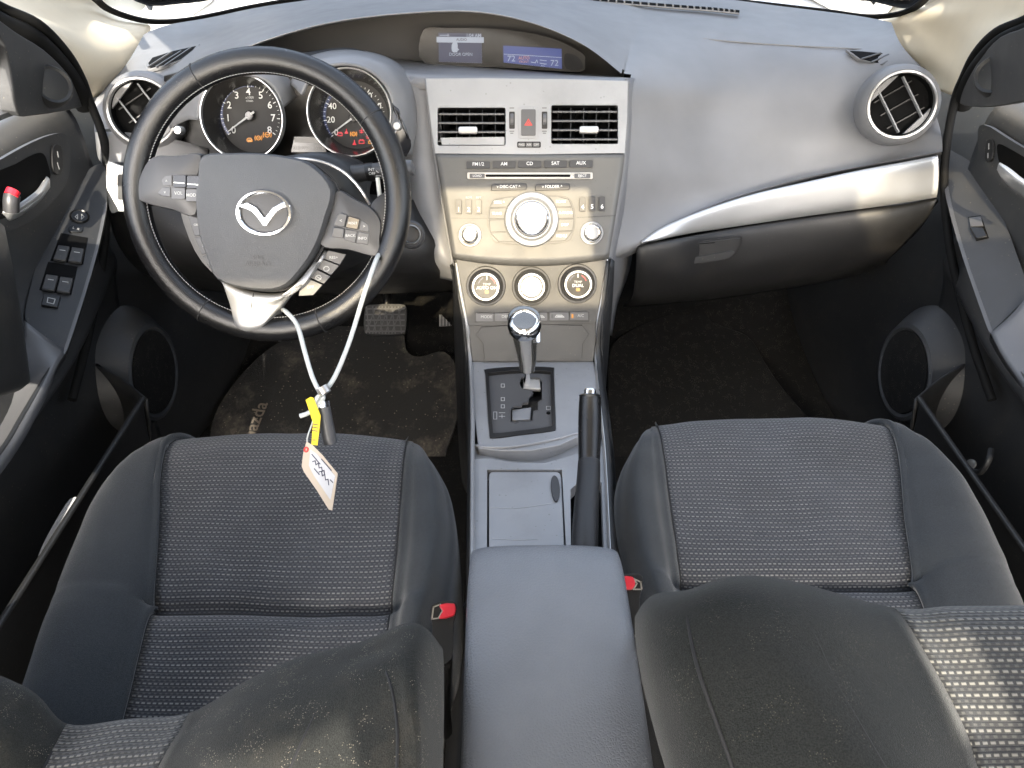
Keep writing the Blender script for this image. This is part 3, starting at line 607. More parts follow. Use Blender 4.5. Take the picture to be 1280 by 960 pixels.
def dialtext(g, pl_, r2, items, a0, a1, rr_, h, nt_, cen=None):
    """items spread from angle a0 to a1 (degrees, 90 = up)"""
    for i, s_ in enumerate(items):
        a = math.radians(a0+(a1-a0)*i/(len(items)-1))
        p = pl_.o+pl_.r*(r2*rr_*math.cos(a))+pl_.u*(r2*rr_*math.sin(a))
        v_ = p-CAM; d = v_.dot(FW); px, py = 640+F*v_.dot(RT)/d, 480-F*v_.dot(UP)/d
        if s_: text(s_, px, py, h, pl_, 'white', g, off=.0006, name='numeral', bold=.008)
    vs, fs = [], []
    for i in range(nt_+1):
        a = math.radians(a0+(a1-a0)*i/nt_); L = .10 if i % (nt_//(len(items)-1)) == 0 else .055
        rv = pl_.r*math.cos(a)+pl_.u*math.sin(a); tv = rv.cross(pl_.n); w_ = .0006 if L > .08 else .0003; q = len(vs)
        for h_ in (.0004, .0008):
            vs += [pl_.o+rv*(r2*.97)-tv*w_+pl_.n*h_, pl_.o+rv*(r2*(.97-L))-tv*w_+pl_.n*h_, pl_.o+rv*(r2*(.97-L))+tv*w_+pl_.n*h_, pl_.o+rv*(r2*.97)+tv*w_+pl_.n*h_]
        fs += [(q, q+1, q+2, q+3), (q+4, q+7, q+6, q+5)]+[(q+k, q+(k+1) % 4, q+4+(k+1) % 4, q+4+k) for k in range(4)]
    mk('tick_marks', vs, fs, 'white', g, smooth=False)
    vs, fs = [], []; nn = 24
    for k in range(nn+1):
        a = math.radians(a0+(a1-a0)*.55*k/nn); rv = pl_.r*math.cos(a)+pl_.u*math.sin(a)
        vs += [pl_.o+rv*(r2*.985)+pl_.n*.0003, pl_.o+rv*(r2*.90)+pl_.n*.0003]
    fs = [(2*k, 2*k+1, 2*k+3, 2*k+2) for k in range(nn)]; mk('blue_arc', vs, fs, 'bluearc', g, smooth=False)
def needle(g, pl_, c, ang, L):
    a = math.radians(ang); rv = pl_.r*math.cos(a)+pl_.u*math.sin(a); tv = rv.cross(pl_.n)
    o = pl_.o+pl_.n*.006; vs = []
    for h_ in (0, .0016):
        vs += [o-rv*.010-tv*.0016+pl_.n*h_, o+rv*L-tv*.0006+pl_.n*h_, o+rv*L+tv*.0006+pl_.n*h_, o-rv*.010+tv*.0016+pl_.n*h_]
    mk('needle', vs, [(0, 3, 2, 1), (4, 5, 6, 7)]+[(k, (k+1) % 4, 4+(k+1) % 4, 4+k) for k in range(4)], 'paint', g, smooth=False)
    lathe('needle_hub', pl_.o, pl_.n, [(.0075, 0), (.0075, .006), (.006, .0075), (0, .0078)], 'lens', g, n=24)
g1, p1, c1, r1 = gauge(303, 147, 50, 50, 'rev counter with amber warning lamps')
p1.o = p1.hit(313, 145); needle(g1, p1, c1, 214, r1*.86)
dialtext(g1, p1, r1*.98, ['0', '1', '2', '3', '4', '5', '6', '7', '8'], 217, -37, .74, 8.5, 32)
text('x1000', 312, 122, 3, p1, 'paint', g1, off=.0006); text('r/min', 312, 126, 3, p1, 'paint', g1, off=.0006)
g2, p2, c2, r2_ = gauge(437, 141, 51, 51, 'speedometer with red and amber warning lamps')
p2.o = p2.hit(443, 147); needle(g2, p2, c2, 214, r2_*.86)
dialtext(g2, p2, r2_, ['0', '20', '40', '60', '80', '100', '120', '140', '160'], 217, -37, .75, 7.5, 32)
text('MPH', 443, 115, 3, p2, 'paint', g2, off=.0006); text('km/h', 452, 128, 3, p2, 'paint', g2, off=.0006)
def lamp(kind, px, py, s_, pl_, g, m_):
    if kind == 'ring': sg = [[(px+s_*math.cos(t*.785), py+s_*math.sin(t*.785)) for t in range(9)], [(px-s_*1.5, py-s_), (px-s_*1.7, py), (px-s_*1.5, py+s_)], [(px+s_*1.5, py-s_), (px+s_*1.7, py), (px+s_*1.5, py+s_)], [(px-.6*s_, py), (px+.6*s_, py)]]
    elif kind == 'box': sg = [[(px-s_, py-.6*s_), (px+s_, py-.6*s_), (px+s_, py+.6*s_), (px-s_, py+.6*s_), (px-s_, py-.6*s_)], [(px-.6*s_, py-s_), (px-.3*s_, py-s_)], [(px+.3*s_, py-s_), (px+.6*s_, py-s_)]]
    elif kind == 'engine': sg = [[(px-s_, py-.3*s_), (px-.5*s_, py-.7*s_), (px+.5*s_, py-.7*s_), (px+s_, py), (px+s_, py+.6*s_), (px-.5*s_, py+.7*s_), (px-s_, py+.3*s_), (px-s_, py-.3*s_)], [(px-.5*s_, py), (px+.6*s_, py)], [(px-.5*s_, py+.3*s_), (px+.6*s_, py+.3*s_)]]
    elif kind == 'person': sg = [[(px, py-s_), (px, py-.5*s_)], [(px-.7*s_, py+s_), (px, py-.2*s_), (px+.7*s_, py+s_), (px-.7*s_, py+s_)], [(px, py), (px, py+s_)]]
    else: sg = [[(px-s_, py), (px+s_, py)], [(px, py-s_), (px, py+s_)], [(px-s_*.7, py+s_*.8), (px+s_*.7, py+s_*.8)]]
    strokes('warning_lamp', sg, pl_, .8, m_, g, off=.0006)
for k, x, y, s_ in (('engine', 312, 175, 3.2), ('ring', 323, 172.5, 2.6), ('ring', 334, 168.5, 3.0)): lamp(k, x, y, s_, p1, g1, 'amber')
for k, x, y, s_, m_ in (('box', 421, 171, 3, 'redlamp'), ('person', 429, 167, 2.8, 'redlamp'), ('ring', 438, 170.5, 2.7, 'amber'), ('cross', 448, 166.5, 3, 'redlamp'), ('person', 439, 181, 3, 'redlamp'), ('box', 448, 180.5, 3.4, 'redlamp'), ('cross', 456, 174, 2.6, 'redlamp'), ('box', 459, 181, 2.4, 'amber')): lamp(k, x+4, y-3, s_*.9, p2, g2, m_)
op = Plane(CP.hit(385, 178, -.02), CN)
plate('odometer_screen', [(368, 171), (402, 171), (408, 190), (364, 190)], op, 0, .002, 'lens', IC)
strokes('odometer_bar', [[(371, 175), (396, 175.5)]], op, 6, 'odo', IC, off=.0022)
text('026495   67\u00b0F', 386, 185, 5, op, 'odo', IC, off=.0022); text('N', 377, 116, 5, Plane(CP.hit(377, 116, -.042), CN), 'paint', IC, off=.002)
# cowls that hood the gauges
def cowl(pin, pmid, pout, nm='cowl', m_='dash'):
    return patch(nm, [pin, pmid, pout], m_, IC, nu=6, nv=6, solid=.004)
cowl([(376, 118, 1.165), (388, 96, 1.165), (410, 82, 1.17), (437, 79.5, 1.17), (462, 88, 1.17), (482, 106, 1.168), (492, 132, 1.162), (490, 155, 1.15), (480, 175, 1.14)],
     [(366, 108, 1.20), (382, 84, 1.20), (408, 71, 1.205), (440, 68, 1.21), (474, 76, 1.205), (499, 97, 1.20), (510, 128, 1.19), (506, 158, 1.17), (492, 182, 1.155)],
     [(352, 100, 1.25), (375, 76, 1.27), (408, 64, 1.30), (445, 62, 1.31), (486, 72, 1.30), (514, 95, 1.27), (527, 128, 1.25), (528, 165, 1.22), (515, 195, 1.19)])
cowl([(246, 150, 1.16), (252, 118, 1.165), (270, 99, 1.17), (300, 92, 1.17), (328, 97, 1.17), (346, 114, 1.17), (354, 135, 1.168)],
     [(232, 150, 1.19), (238, 108, 1.20), (262, 86, 1.205), (300, 79, 1.21), (338, 84, 1.205), (358, 102, 1.20), (366, 125, 1.2)],
     [(212, 160, 1.22), (216, 106, 1.25), (250, 80, 1.30), (300, 71, 1.31), (345, 74, 1.30), (370, 90, 1.28), (380, 112, 1.25)])
# black wedge with the reset knob
patch('side_wedge', [[(490, 128, 1.150), (497, 140, 1.145), (503, 160, 1.14)], [(497, 150, 1.14), (508, 165, 1.14), (514, 180, 1.14)], [(482, 190, 1.13), (495, 194, 1.13), (508, 196, 1.14)]], 'gloss', IC)
lathe('reset_knob', PY(497, 158, 1.135), CN, [(.006, -.006), (.006, .008), (.005, .0095), (0, .0095)], 'ring', IC, n=24)
lathe('reset_knob', PY(225, 163, 1.135), CN, [(.006, -.006), (.006, .008), (.005, .0095), (0, .0095)], 'ring', IC, n=24)
# ================================================================== centre stack: audio unit, vents, climate
AU = empty('audio_unit', SP.hit(664, 320, 0), 'silver grey car radio panel with large round volume knob and CD slot', 'radio')
VP = empty('vent_panel', SP.hit(660, 190, 0), 'pale grey panel with two slatted air vents and a hazard button', 'vent panel')
plate('panel', [(532, 98), (600, 97.5), (700, 98.5), (785, 101), (784, 150), (781, 191.5), (660, 193), (544, 192), (538, 150)], SP, -.012, .006, 'panel', VP,
      holes=[rr(547, 134.5, 632, 182, 2.5), rr(689, 131.5, 772.5, 180, 2.5)], bev=.0008)
def stackvent(x0, y0, x1, y1, knobx, knoby, shut):
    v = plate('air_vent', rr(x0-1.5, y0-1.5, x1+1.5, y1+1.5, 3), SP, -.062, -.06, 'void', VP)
    for (a, b_, c_, d_) in ((x0-1, y0-1, x1+1, y0+.6), (x0-1, y1-.6, x1+1, y1+1), (x0-1, y0, x0+.6, y1), (x1-.6, y0, x1+1, y1)):
        plate('duct_wall', [(a, b_), (c_, b_), (c_, d_), (a, d_)], SP, -.06, .004, 'black', v)
    for k in range(5):
        x = x0+(x1-x0)*(k+.7)/5.3; p = SP.hit(x, (y0+y1)/2, -.03); h = SP.m(x, y0, y1-y0)
        box('inner_vane', p, (.0016, h*.93, .022), 'black', v, bev=0, ax=((SP.r*math.cos(.35)+SP.n*math.sin(.35)), SP.u, (SP.n*math.cos(.35)-SP.r*math.sin(.35))))
    for k in range(4):
        y = y0+(y1-y0)*(.17+.235*k); p = SP.hit((x0+x1)/2, y, -.009); wd = SP.m(x0, y, x1-x0)
        t_ = .16; u_ = SP.u*math.cos(t_)+SP.n*math.sin(t_); nn = SP.n*math.cos(t_)-SP.u*math.sin(t_)
        box('slat', p, (wd*.99, .0032, .020), 'btn2', v, bev=.001, ax=(SP.r, u_, nn))
    kp_ = SP.hit(knobx, knoby, .004); box('vent_knob', kp_, (SP.m(0+knobx, knoby, 24), .0105, .014), 'knob', v, bev=.003, ax=(SP.r, SP.u, SP.n))
    if shut: plate('lower_flap', [(x0+3, y1-10), (x1-1, y1-11), (x1-1, y1-1), (x0+5, y1-1)], SP, -.004, .003, 'panel', v, bev=.001)
    return v
tag(stackvent(547, 134.5, 632, 182, 585, 163, True), 'left vent with its slats angled'); tag(stackvent(689, 131.5, 772.5, 180, 736, 162.5, False), 'right vent with level slats')
plate('hazard_surround', rr(648, 133.5, 672.5, 173, 2.5), SP, .006, .0075, 'panel', VP, bev=.0005)
hz = plate('hazard_button', rr(651.5, 136.5, 669.5, 169.5, 1.5), SP, .0075, .0105, 'btn2', VP, bev=.0008)
strokes('triangle', [[(660.5, 149), (665, 156.5), (656, 156.5), (660.5, 149)], [(660.5, 152), (662.5, 155.3), (658.5, 155.3), (660.5, 152)]], SP, 1, 'dred', hz, off=.0107)
for x0 in (637.3, 678):
    plate('thumbwheel_slot', rr(x0-.8, 139.5, x0+6.2, 161, 1), SP, .006, .0066, 'black', VP)
    lathe('thumbwheel', SP.hit(x0+2.7, 150, -.002), SP.r, [(.0118, -.0026), (.0122, 0), (.0118, .0026)], 'btn2', VP, n=32)
    strokes('thumbwheel_mark', [[(x0, 135), (x0+5, 135)], [(x0, 164), (x0+5, 164)], [(x0+1, 166.5), (x0+4, 166.5)]], SP, .8, 'btn', VP, off=.0064)
lr_ = plate('airbag_lamp', rr(646.5, 177, 676, 184.5, 1.5), SP, .006, .0078, 'gloss', VP, bev=.0005)
for k, s_ in enumerate(('PASS', 'AIR', 'OFF')): plate('lamp_pane', rr(648+9.2*k, 178.3, 656+9.2*k, 183.3, .8), SP, .0078, .0083, 'btn2', lr_); text(s_, 652+9.2*k, 180.9, 2.6, SP, 'paint', lr_, off=.0085)
# radio plate, swelling out toward its lower edge
def sw(t): return .004+.016*t*t
rows = []
for k, (y, xl, xr) in enumerate(((193, 544, 781), (215, 548, 778.5), (240, 552, 774.5), (265, 556, 770.5), (290, 560, 766.5), (310, 563.5, 763), (318, 564.5, 762), (324, 566, 761), (327, 569, 760))):
    t = (k/7.); off = (.006, .0065, .008, .010, .0125, .015, .0155, .010, -.004)[k]; bow = (0, 0, .3, .8, 2, 5, 7, 7.5, 7)[k]
    rows.append([SP.hit(xl+(xr-xl)*i/6, y+bow*(1-((i-3)/3.)**2) - 3*max(0, k-4)/4*(abs(i-3)/3.)**2*.6, off) for i in range(7)])
pt = patch('faceplate', rows, 'radio', AU, f=None, nu=5, nv=4, solid=.006)
RP = Plane(SP.hit(660, 205, .0068), V(SN)); tilt = math.radians(-3.2)
RN = V((0, SN.y*math.cos(tilt)-SN.z*math.sin(tilt), SN.y*math.sin(tilt)+SN.z*math.cos(tilt)))
a_, b__ = SP.hit(662, 205, .0064), SP.hit(662, 295, .0133); dv_ = (b__-a_).normalized(); RN = RT.cross(dv_).normalized()
if RN.dot(CAM-a_) < 0: RN = -RN
RP = Plane(a_, RN)
for k, (s_, x0, x1) in enumerate((('FM1/2', 583, 612.5), ('AM', 615.7, 644.5), ('CD', 647.6, 676.6), ('SAT', 680, 708.6), ('AUX', 711.7, 741))):
    y0 = 201.8-.35*k; b_ = plate('button', rr(x0, y0, x1, y0+8.6, 1), RP, -.004, .004, 'btn', AU, bev=.0009); text(s_, (x0+x1)/2, y0+3.4, 4.2, RP, 'white', b_, off=.0042, bold=.01)
cdp = plate('cd_surround', rr(584, 215.5, 741, 223.5, 1.5), RP, -.003, .003, 'knob', AU, bev=.001)
plate('cd_slot', rr(607, 218, 713, 221.2, 1.3), RP, .0030, .0034, 'void', cdp)
for x0, x1, s_ in ((587, 606, 'LOAD'), (718, 738, '\u25b2')):
    b_ = plate('button', rr(x0, 217, x1, 222.6, 1), RP, .003, .0045, 'btn2', AU, bev=.0004); text('LOAD' if s_ == 'LOAD' else 'EJECT', (x0+x1)/2, 219.8, 3, RP, 'white', b_, off=.0047)
for x0, x1, s_ in ((613.5, 658, '\u2228 DISC\u00b7CAT \u2227'), (668.5, 712, '\u2228 FOLDER \u2227')):
    b_ = plate('button', [(x0+1.5, 230), (x1, 229.3), (x1+.3, 235.5), (x1-1, 237), (x0, 238)], RP, -.004, .0035, 'btn', AU, bev=.0008)
    text(s_.replace('\u2228', 'v').replace('\u2227', '^').replace('\u00b7', '-'), (x0+x1)/2, 233.3, 3.6, RP, 'white', b_, off=.0037, bold=.008)
# grooved buttons round the big knob
kc = (664.5, 274.5)
cl = plate('button_surround', s2([(632, 246), (645, 244.8), (684, 244.3), (700, 244.6), (712, 248), (718, 262), (719, 278), (716, 292), (708, 302), (664, 306), (622, 303), (613, 292), (610, 277), (611, 262), (617, 250)], 4), RP, -.006, .0022, 'btn', AU, bev=.0005)
for pts, s_, tx, ty in (
    ([(632, 247), (643, 246), (638, 253), (634, 258.5), (612.5, 259.5), (617, 250.5)], 'SEEK ^', 624, 253),
    ([(612.2, 260.8), (633.5, 259.8), (631.5, 266), (630.5, 273), (611.2, 273.5)], 'TUNE', 621, 267),
    ([(611.2, 275), (630.5, 274.5), (631, 281), (633, 289), (613, 290.5)], '', 0, 0),
    ([(613.6, 291.8), (633.6, 290.3), (638, 296), (645, 302), (623, 302)], '', 0, 0),
    ([(686, 246), (699, 246), (711, 249), (715, 258), (694.5, 258.5), (691, 252)], 'SCAN', 701, 252),
    ([(695, 259.8), (715.6, 259.3), (717.4, 272.5), (698.2, 273)], 'A-PROG', 707, 266),
    ([(698.3, 274.2), (717.5, 273.8), (716, 288), (696, 289)], 'DISP', 706, 281),
    ([(695.5, 290.3), (715.6, 289.3), (707, 300.5), (685, 302), (691, 296)], 'MENU', 702, 295)):
    b_ = plate('button', pts, RP, .0022, .0042, 'radio', AU, bev=.0006)
    if s_: text(s_, tx, ty, 3.4, RP, 'white', b_, off=.0044, bold=.01)
R_ = RP.m(kc[0], kc[1], 33.5); kcc = RP.hit(*kc, .0022)
kn = lathe('volume_knob', kcc, RN, [(R_, 0), (R_, .006), (R_*.96, .0085), (R_*.80, .0095), (R_*.70, .0055), (R_*.66, .0055), (R_*.655, .015), (R_*.61, .0185), (R_*.55, .0195), (R_*.50, .0182), (0, .0178)], 'panel', AU, n=64)
ringmesh('ring', kcc, RN, [(R_*.60, .0188), (R_*.56, .0200), (R_*.52, .0196), (R_*.52, .0184)], 'chrome', kn); lathe('cap', kcc, RN, [(R_*.52, .0180), (R_*.50, .0186), (0, .0196)], 'knob', kn)
text('POWER', kc[0]+.6, kc[1]-3, 3, RP, 'btn', kn, off=.0226); text('PUSH', kc[0]+.6, kc[1]+2, 3, RP, 'btn', kn, off=.0226)
for x0, y0, s_ in ((569.6, 249.5, '1'), (582.2, 249.5, '2'), (594.7, 249.5, '3'), (724.6, 246.5, '4'), (736.5, 246, '5'), (749, 245.8, '6')):
    b_ = plate('button', rr(x0, y0, x0+7.4, y0+17.6, 1.2), RP, -.006, .0045, 'btn', AU, bev=.0009); text(s_, x0+3.7, y0+12.5, 5.5, RP, 'white', b_, off=.0047, bold=.015)
for x, s_ in ((586, 'RDM'), (598.5, 'RPT')): text(s_, x, 247, 2.6, RP, 'paint', AU, off=.0009)
strokes('groove', [[(564, 272.6), (608, 273.2)], [(721, 272), (769, 269.5)]], RP, .8, 'btn', AU, off=.0004)
def smallknob(x, y, r, P_, par, dot=False):
    q = P_.m(x, y, r); c = P_.hit(x, y, 0)
    k = lathe('small_knob', c, P_.n, [(q, -.003), (q, .0015), (q*.95, .003), (q*.85, .003), (q*.80, .0), (q*.70, .0), (q*.70, .011), (q*.64, .0128), (q*.5, .013), (0, .0125)], 'panel', par, n=48)
    ringmesh('ring', c, P_.n, [(q*.68, .0125), (q*.62, .0138), (q*.52, .0135), (q*.52, .012)], 'chrome', k); return k
tag(smallknob(587.5, 294, 14.5, RP, AU), 'left small knob'); k2 = tag(smallknob(739.5, 291.5, 14.5, RP, AU), 'right small knob marked audio')
text('AUDIO', 739.5, 281, 3, RP, 'white', k2, off=.0034)
# climate panel
CC = empty('climate_control', SP.hit(664, 400, 0), 'grey heater panel with three round dials in a row', 'heater panel')
plate('panel', [(569, 319), (600, 327), (664, 331), (728, 327), (760, 316), (756, 340), (751, 370), (745, 404), (664, 406), (585, 407), (579, 370), (573, 340)], SP, -.012, .004, 'lower', CC, bev=.0008)
def dial(x, y, r, kind):
    q = SP.m(x, y, r); c = SP.hit(x, y, .004)
    d_ = lathe('dial', c, SN, [(q, -.003), (q, .003), (q*.97, .0055), (q*.88, .006), (q*.80, .0035), (q*.745, .003), (q*.74, .016), (q*.70, .0195), (q*.64, .0205), (q*.60, .0195), (0, .019)], 'btn' if kind != 'mid' else 'lower', CC, n=56)
    ringmesh('ring', c, SN, [(q*.72, .0185), (q*.67, .0212), (q*.60, .0212), (q*.58, .0188)], 'ring', d_)
    fp_ = Plane(c+SN*.0200, SN); 
    if kind == 'mid': lathe('cap', c, SN, [(q*.58, .019), (q*.4, .0205), (0, .021)], 'knob', d_); text('FAN', x+1, y-7, 3.2, fp_, 'btn', d_, off=.0005); return
    lathe('cap', c, SN, [(q*.59, .0188), (q*.58, .0197), (0, .0197)], 'lens', d_)
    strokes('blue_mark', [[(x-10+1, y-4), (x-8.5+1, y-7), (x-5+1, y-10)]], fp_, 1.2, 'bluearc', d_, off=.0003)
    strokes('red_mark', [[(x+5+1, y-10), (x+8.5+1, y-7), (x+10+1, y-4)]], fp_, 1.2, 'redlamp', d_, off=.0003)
    strokes('white_mark', [[(x+1, y-12), (x+1, y-8)]], fp_, 1, 'white', d_, off=.0003)
    text('TEMP', x+1, y-2, 3, fp_, 'paint', d_, off=.0003); text('AUTO ON' if kind == 'l' else 'DUAL', x+1, y+2.5, 4, fp_, 'white', d_, off=.0003, bold=.01)
    plate('lamp', rr(x-1.5, y+5.5, x+3.5, y+9.5, 1), fp_, .0001, .0006, 'amber', d_)
dial(607.5, 357.5, 24.5, 'l'); dial(664, 357.5, 24, 'mid'); dial(721.5, 354.5, 24.5, 'r')
plate('button_row', rr(593.5, 390, 736.5, 403, 1), SP, .004, .0048, 'black', CC)
for k, (x0, x1, s_) in enumerate(((595, 617, 'MODE'), (618.5, 640, 'DEF'), (641.5, 661, 'REAR'), (662.5, 684, ''), (687, 711, ''), (712.5, 735.5, 'A/C'))):
    y0 = 391.6-.3*k; b_ = plate('button', rr(x0, y0, x1, y0+10, 1), SP, .0045, .0085, 'btn2', CC, bev=.0008)
    if s_: text(s_, (x0+x1)/2+2, y0+4.6, 3.6, SP, 'paint', b_, off=.0087)
    if k in (3, 4): strokes('icon', [[(x0+7, y0+6), (x0+9, y0+3.5), (x0+15, y0+3.5), (x0+18, y0+6), (x0+7, y0+6)], [(x0+10, y0+5), (x0+15, y0+5)]], SP, .9, 'paint', b_, off=.0087)
    if k > 3: plate('lamp', rr(x0+2, y0+2.5, x0+4.2, y0+7.5, .5), SP, .0085, .009, 'amber' if k == 5 else 'btn', b_)
# ================================================================== steering wheel
WA = math.radians(27); WN = V((0, -math.cos(WA), math.sin(WA))); WC = PD(334.5, 248, 1.0); WP = Plane(WC, WN)
SW = empty('steering_wheel', WC-WN*.02, 'worn black leather steering wheel with silver lower spoke', 'steering wheel')
RM = .1705
circ = [WC+WP.r*(RM*math.cos(2*math.pi*k/72))+WP.u*(RM*math.sin(2*math.pi*k/72)) for k in range(72)]
rim = tube('rim', circ, .0168, 'leather', SW, n=20, closed=True, flat=1.05, nrm=WN, smoothpath=False)
for a in (118, 36, 238, 292):
    t = math.radians(a); p = WC+WP.r*(RM*math.cos(t))+WP.u*(RM*math.sin(t)); tv = -WP.r*math.sin(t)+WP.u*math.cos(t)
    rad = (WP.r*math.cos(t)+WP.u*math.sin(t))
    ringmesh('seam', p, tv, [(.0176, -.0008), (.0179, 0), (.0176, .0008), (.0160, 0)], 'seam', rim, n=24)
vs, fs = [], []
for k in range(260):          # stitching on the inner side of the rim
    t = 2*math.pi*k/260; rv = WP.r*math.cos(t)+WP.u*math.sin(t); tv = -WP.r*math.sin(t)+WP.u*math.cos(t)
    q = WC+rv*(RM-.0158)+WN*.0072; a_ = tv*.0013+WN*.0006; b_ = WN*.0006; i = len(vs); o_ = rv*-.0006
    vs += [q-a_-b_, q+a_-b_, q+a_+b_, q-a_+b_, q-a_-b_+o_, q+a_-b_+o_, q+a_+b_+o_, q-a_+b_+o_]
    fs += [(i, i+1, i+2, i+3), (i+4, i+7, i+6, i+5)]+[(i+m, i+(m+1) % 4, i+4+(m+1) % 4, i+4+m) for m in range(4)]
mk('stitching', vs, fs, 'thread', rim, smooth=False)
def blob(name, outline, P_, lo, hi, dome, mat, par, n=4, rings=7, edge=.006, cl=True):
    """cushion-like cover: traced outline, rounded edge and domed face"""
    out = s2(outline, n) if cl else outline; P3 = [P_.hit(x, y, lo) for x, y in out]; c = sum(P3, V((0, 0, 0)))/len(P3)
    vs = list(P3); L = len(P3); fs = []
    prof = [(1.0, (hi-lo)*.55), (.985, (hi-lo)*.85), (.955, (hi-lo)*1.0)]+[(.955*(1-k/rings), (hi-lo)+dome*(1-(1-k/rings)**2)) for k in range(1, rings)]
    for s_, h_ in prof:
        for p in P3: vs.append(c+(p-c)*s_+P_.n*h_)
    vs.append(c+P_.n*(hi-lo+dome))
    R__ = len(prof)+1
    for i in range(R__-1):
        for k in range(L): fs.append((i*L+k, i*L+(k+1) % L, (i+1)*L+(k+1) % L, (i+1)*L+k))
    for k in range(L): fs.append(((R__-1)*L+k, (R__-1)*L+(k+1) % L, len(vs)-1))
    fs.append(tuple(reversed(range(L)))); return mk(name, vs, fs, mat, par, sharp=50)
hub = blob('hub_cover', [(264, 197), (300, 194), (330, 194), (365, 198), (398, 208), (424, 238), (416, 275), (404, 309), (384, 340), (360, 361), (320, 362), (282, 350), (270, 325), (259, 292), (255, 250), (258, 220)], WP, -.01, .024, .0075, 'hub', SW)
tube('hub_seam', [WP.hit(x, y, .010) for x, y in s2([(264, 197), (300, 194), (330, 194), (365, 198), (398, 208), (424, 238), (416, 275), (404, 309), (384, 340), (360, 361), (320, 362), (282, 350), (270, 325), (259, 292), (255, 250), (258, 220)], 4)], .0016, 'seam', hub, n=6, closed=True, smoothpath=False)
text('SRS', 322, 322, 6, WP, 'btn', hub, off=.0312, sx=1.1); text('AIRBAG', 322, 330, 6, WP, 'btn', hub, off=.0308, sx=1.1)
# emblem: oval ring with raised wings
ec = (330.5, 266.5); EP = Plane(WP.hit(*ec, .0325), WN)
em = ringmesh('emblem', EP.hit(*ec), WN, [(.0300, 0), (.0300, .003), (.0318, .0046), (.0345, .0044), (.0360, .002), (.0360, -.006), (.0300, -.006)], 'chrome', SW, n=64, sx=1.0)
EMS = 35.0
def scl(o, par):  # squash the ring vertically
    c = EP.hit(*ec)-origin(par)
    for v_ in o.data.vertices:
        d_ = v_.co-c; uu = d_.dot(EP.u); v_.co -= EP.u*(uu*.20)
scl(em, SW); lathe('badge_plate', EP.hit(*ec)-WN*.004, WN, [(.031, 0), (.030, .003), (0, .004)], 'btn', em, n=40)
scl(bpy.data.objects[-1] if False else [o for o in em.children][0], em)
def E(u, v): return (ec[0]+u*EMS, ec[1]-v*EMS*.86)
plate('wings', [E(-.97, .30), E(-.62, .45), (ec[0]-10, ec[1]-7), (ec[0]-4, ec[1]+1), (ec[0], ec[1]+6), (ec[0]+4, ec[1]+1), (ec[0]+10, ec[1]-7), E(.62, .45), E(.97, .30), E(.70, .20), (ec[0]+16, ec[1]-2), (ec[0]+9, ec[1]+6), (ec[0]+2, ec[1]+16), (ec[0]-2, ec[1]+16), (ec[0]-9, ec[1]+6), (ec[0]-16, ec[1]-2), E(-.70, .20)], EP, -.002, .0042, 'chrome', em, bev=.0009)
# spokes carrying the switches
sl = blob('switch_pod', [(201, 199), (230, 197), (262, 196), (256, 232), (255, 271), (225, 264), (196, 257), (182, 248), (186, 222)], WP, -.012, .014, .004, 'btn', SW); tag(sl, 'left switch pod')
sr = blob('switch_pod', [(425, 240), (447, 250), (469, 262), (480, 278), (479, 300), (476, 321), (440, 313), (405, 307), (416, 275)], WP, -.012, .012, .004, 'btn', SW); tag(sr, 'right switch pod')
pl1 = Plane(WP.hit(225, 236, .0165), V((-.10, -math.cos(WA), math.sin(WA)))); pl2 = Plane(WP.hit(441, 289, .0145), V((.12, -math.cos(WA), math.sin(WA))))
def pb(pts, P_, par, s_, tx, ty, m_='btn2', hh=.0035, h=4):
    b_ = plate('button', pts, P_, -.004, hh, m_, par, bev=.0008)
    if s_: text(s_, tx, ty, h, P_, 'paint', b_, off=hh+.0002, bold=.008)
    return b_
pb([(202, 224), (206, 220), (215, 219), (215, 232), (200, 232)], pl1, sl, '^', 208, 227); pb(rr(216.5, 219, 232, 234, 1.2), pl1, sl, '', 0, 0, 'gloss', .005); pb(rr(233.5, 220, 249, 235.5, 1.2), pl1, sl, '', 0, 0, 'gloss', .005)
strokes('highlight_bar', [[(218, 228), (230, 229)]], pl1, 1.5, 'white', sl, off=.0052); strokes('highlight_bar', [[(235, 230), (247, 231)]], pl1, 1.5, 'white', sl, off=.0052)
pb([(199, 234), (213, 234), (213, 246), (202, 245), (197, 242)], pl1, sl, 'v', 206, 240); pb(rr(214.5, 234.8, 231, 248.5, 1.2), pl1, sl, 'VOL', 223, 241.5); pb(rr(232.5, 236.5, 248, 251.5, 1.2), pl1, sl, 'MODE', 240.3, 244)
pb([(421, 270), (425, 266), (434, 269), (430, 284), (417, 282)], pl2, sr, '<', 426, 276); pb([(435.5, 269.5), (450, 274), (447, 287), (431.5, 284.5)], pl2, sr, 'RESET', 441, 279, 'gloss', .005, 3); pb([(451.5, 275), (461, 281), (461.5, 290), (448.5, 287.5)], pl2, sr, '>', 455, 283)
pb([(416.5, 284), (430, 286), (429, 298), (414.5, 296)], pl2, sr, '', 0, 0); pb([(431.5, 286.5), (446.5, 289), (444, 304), (430, 299.5)], pl2, sr, 'BACK', 438, 294.5, h=3.4); pb([(448, 289.5), (461.5, 292), (460, 306), (445.5, 304)], pl2, sr, 'INFO', 453, 298, h=3.4)
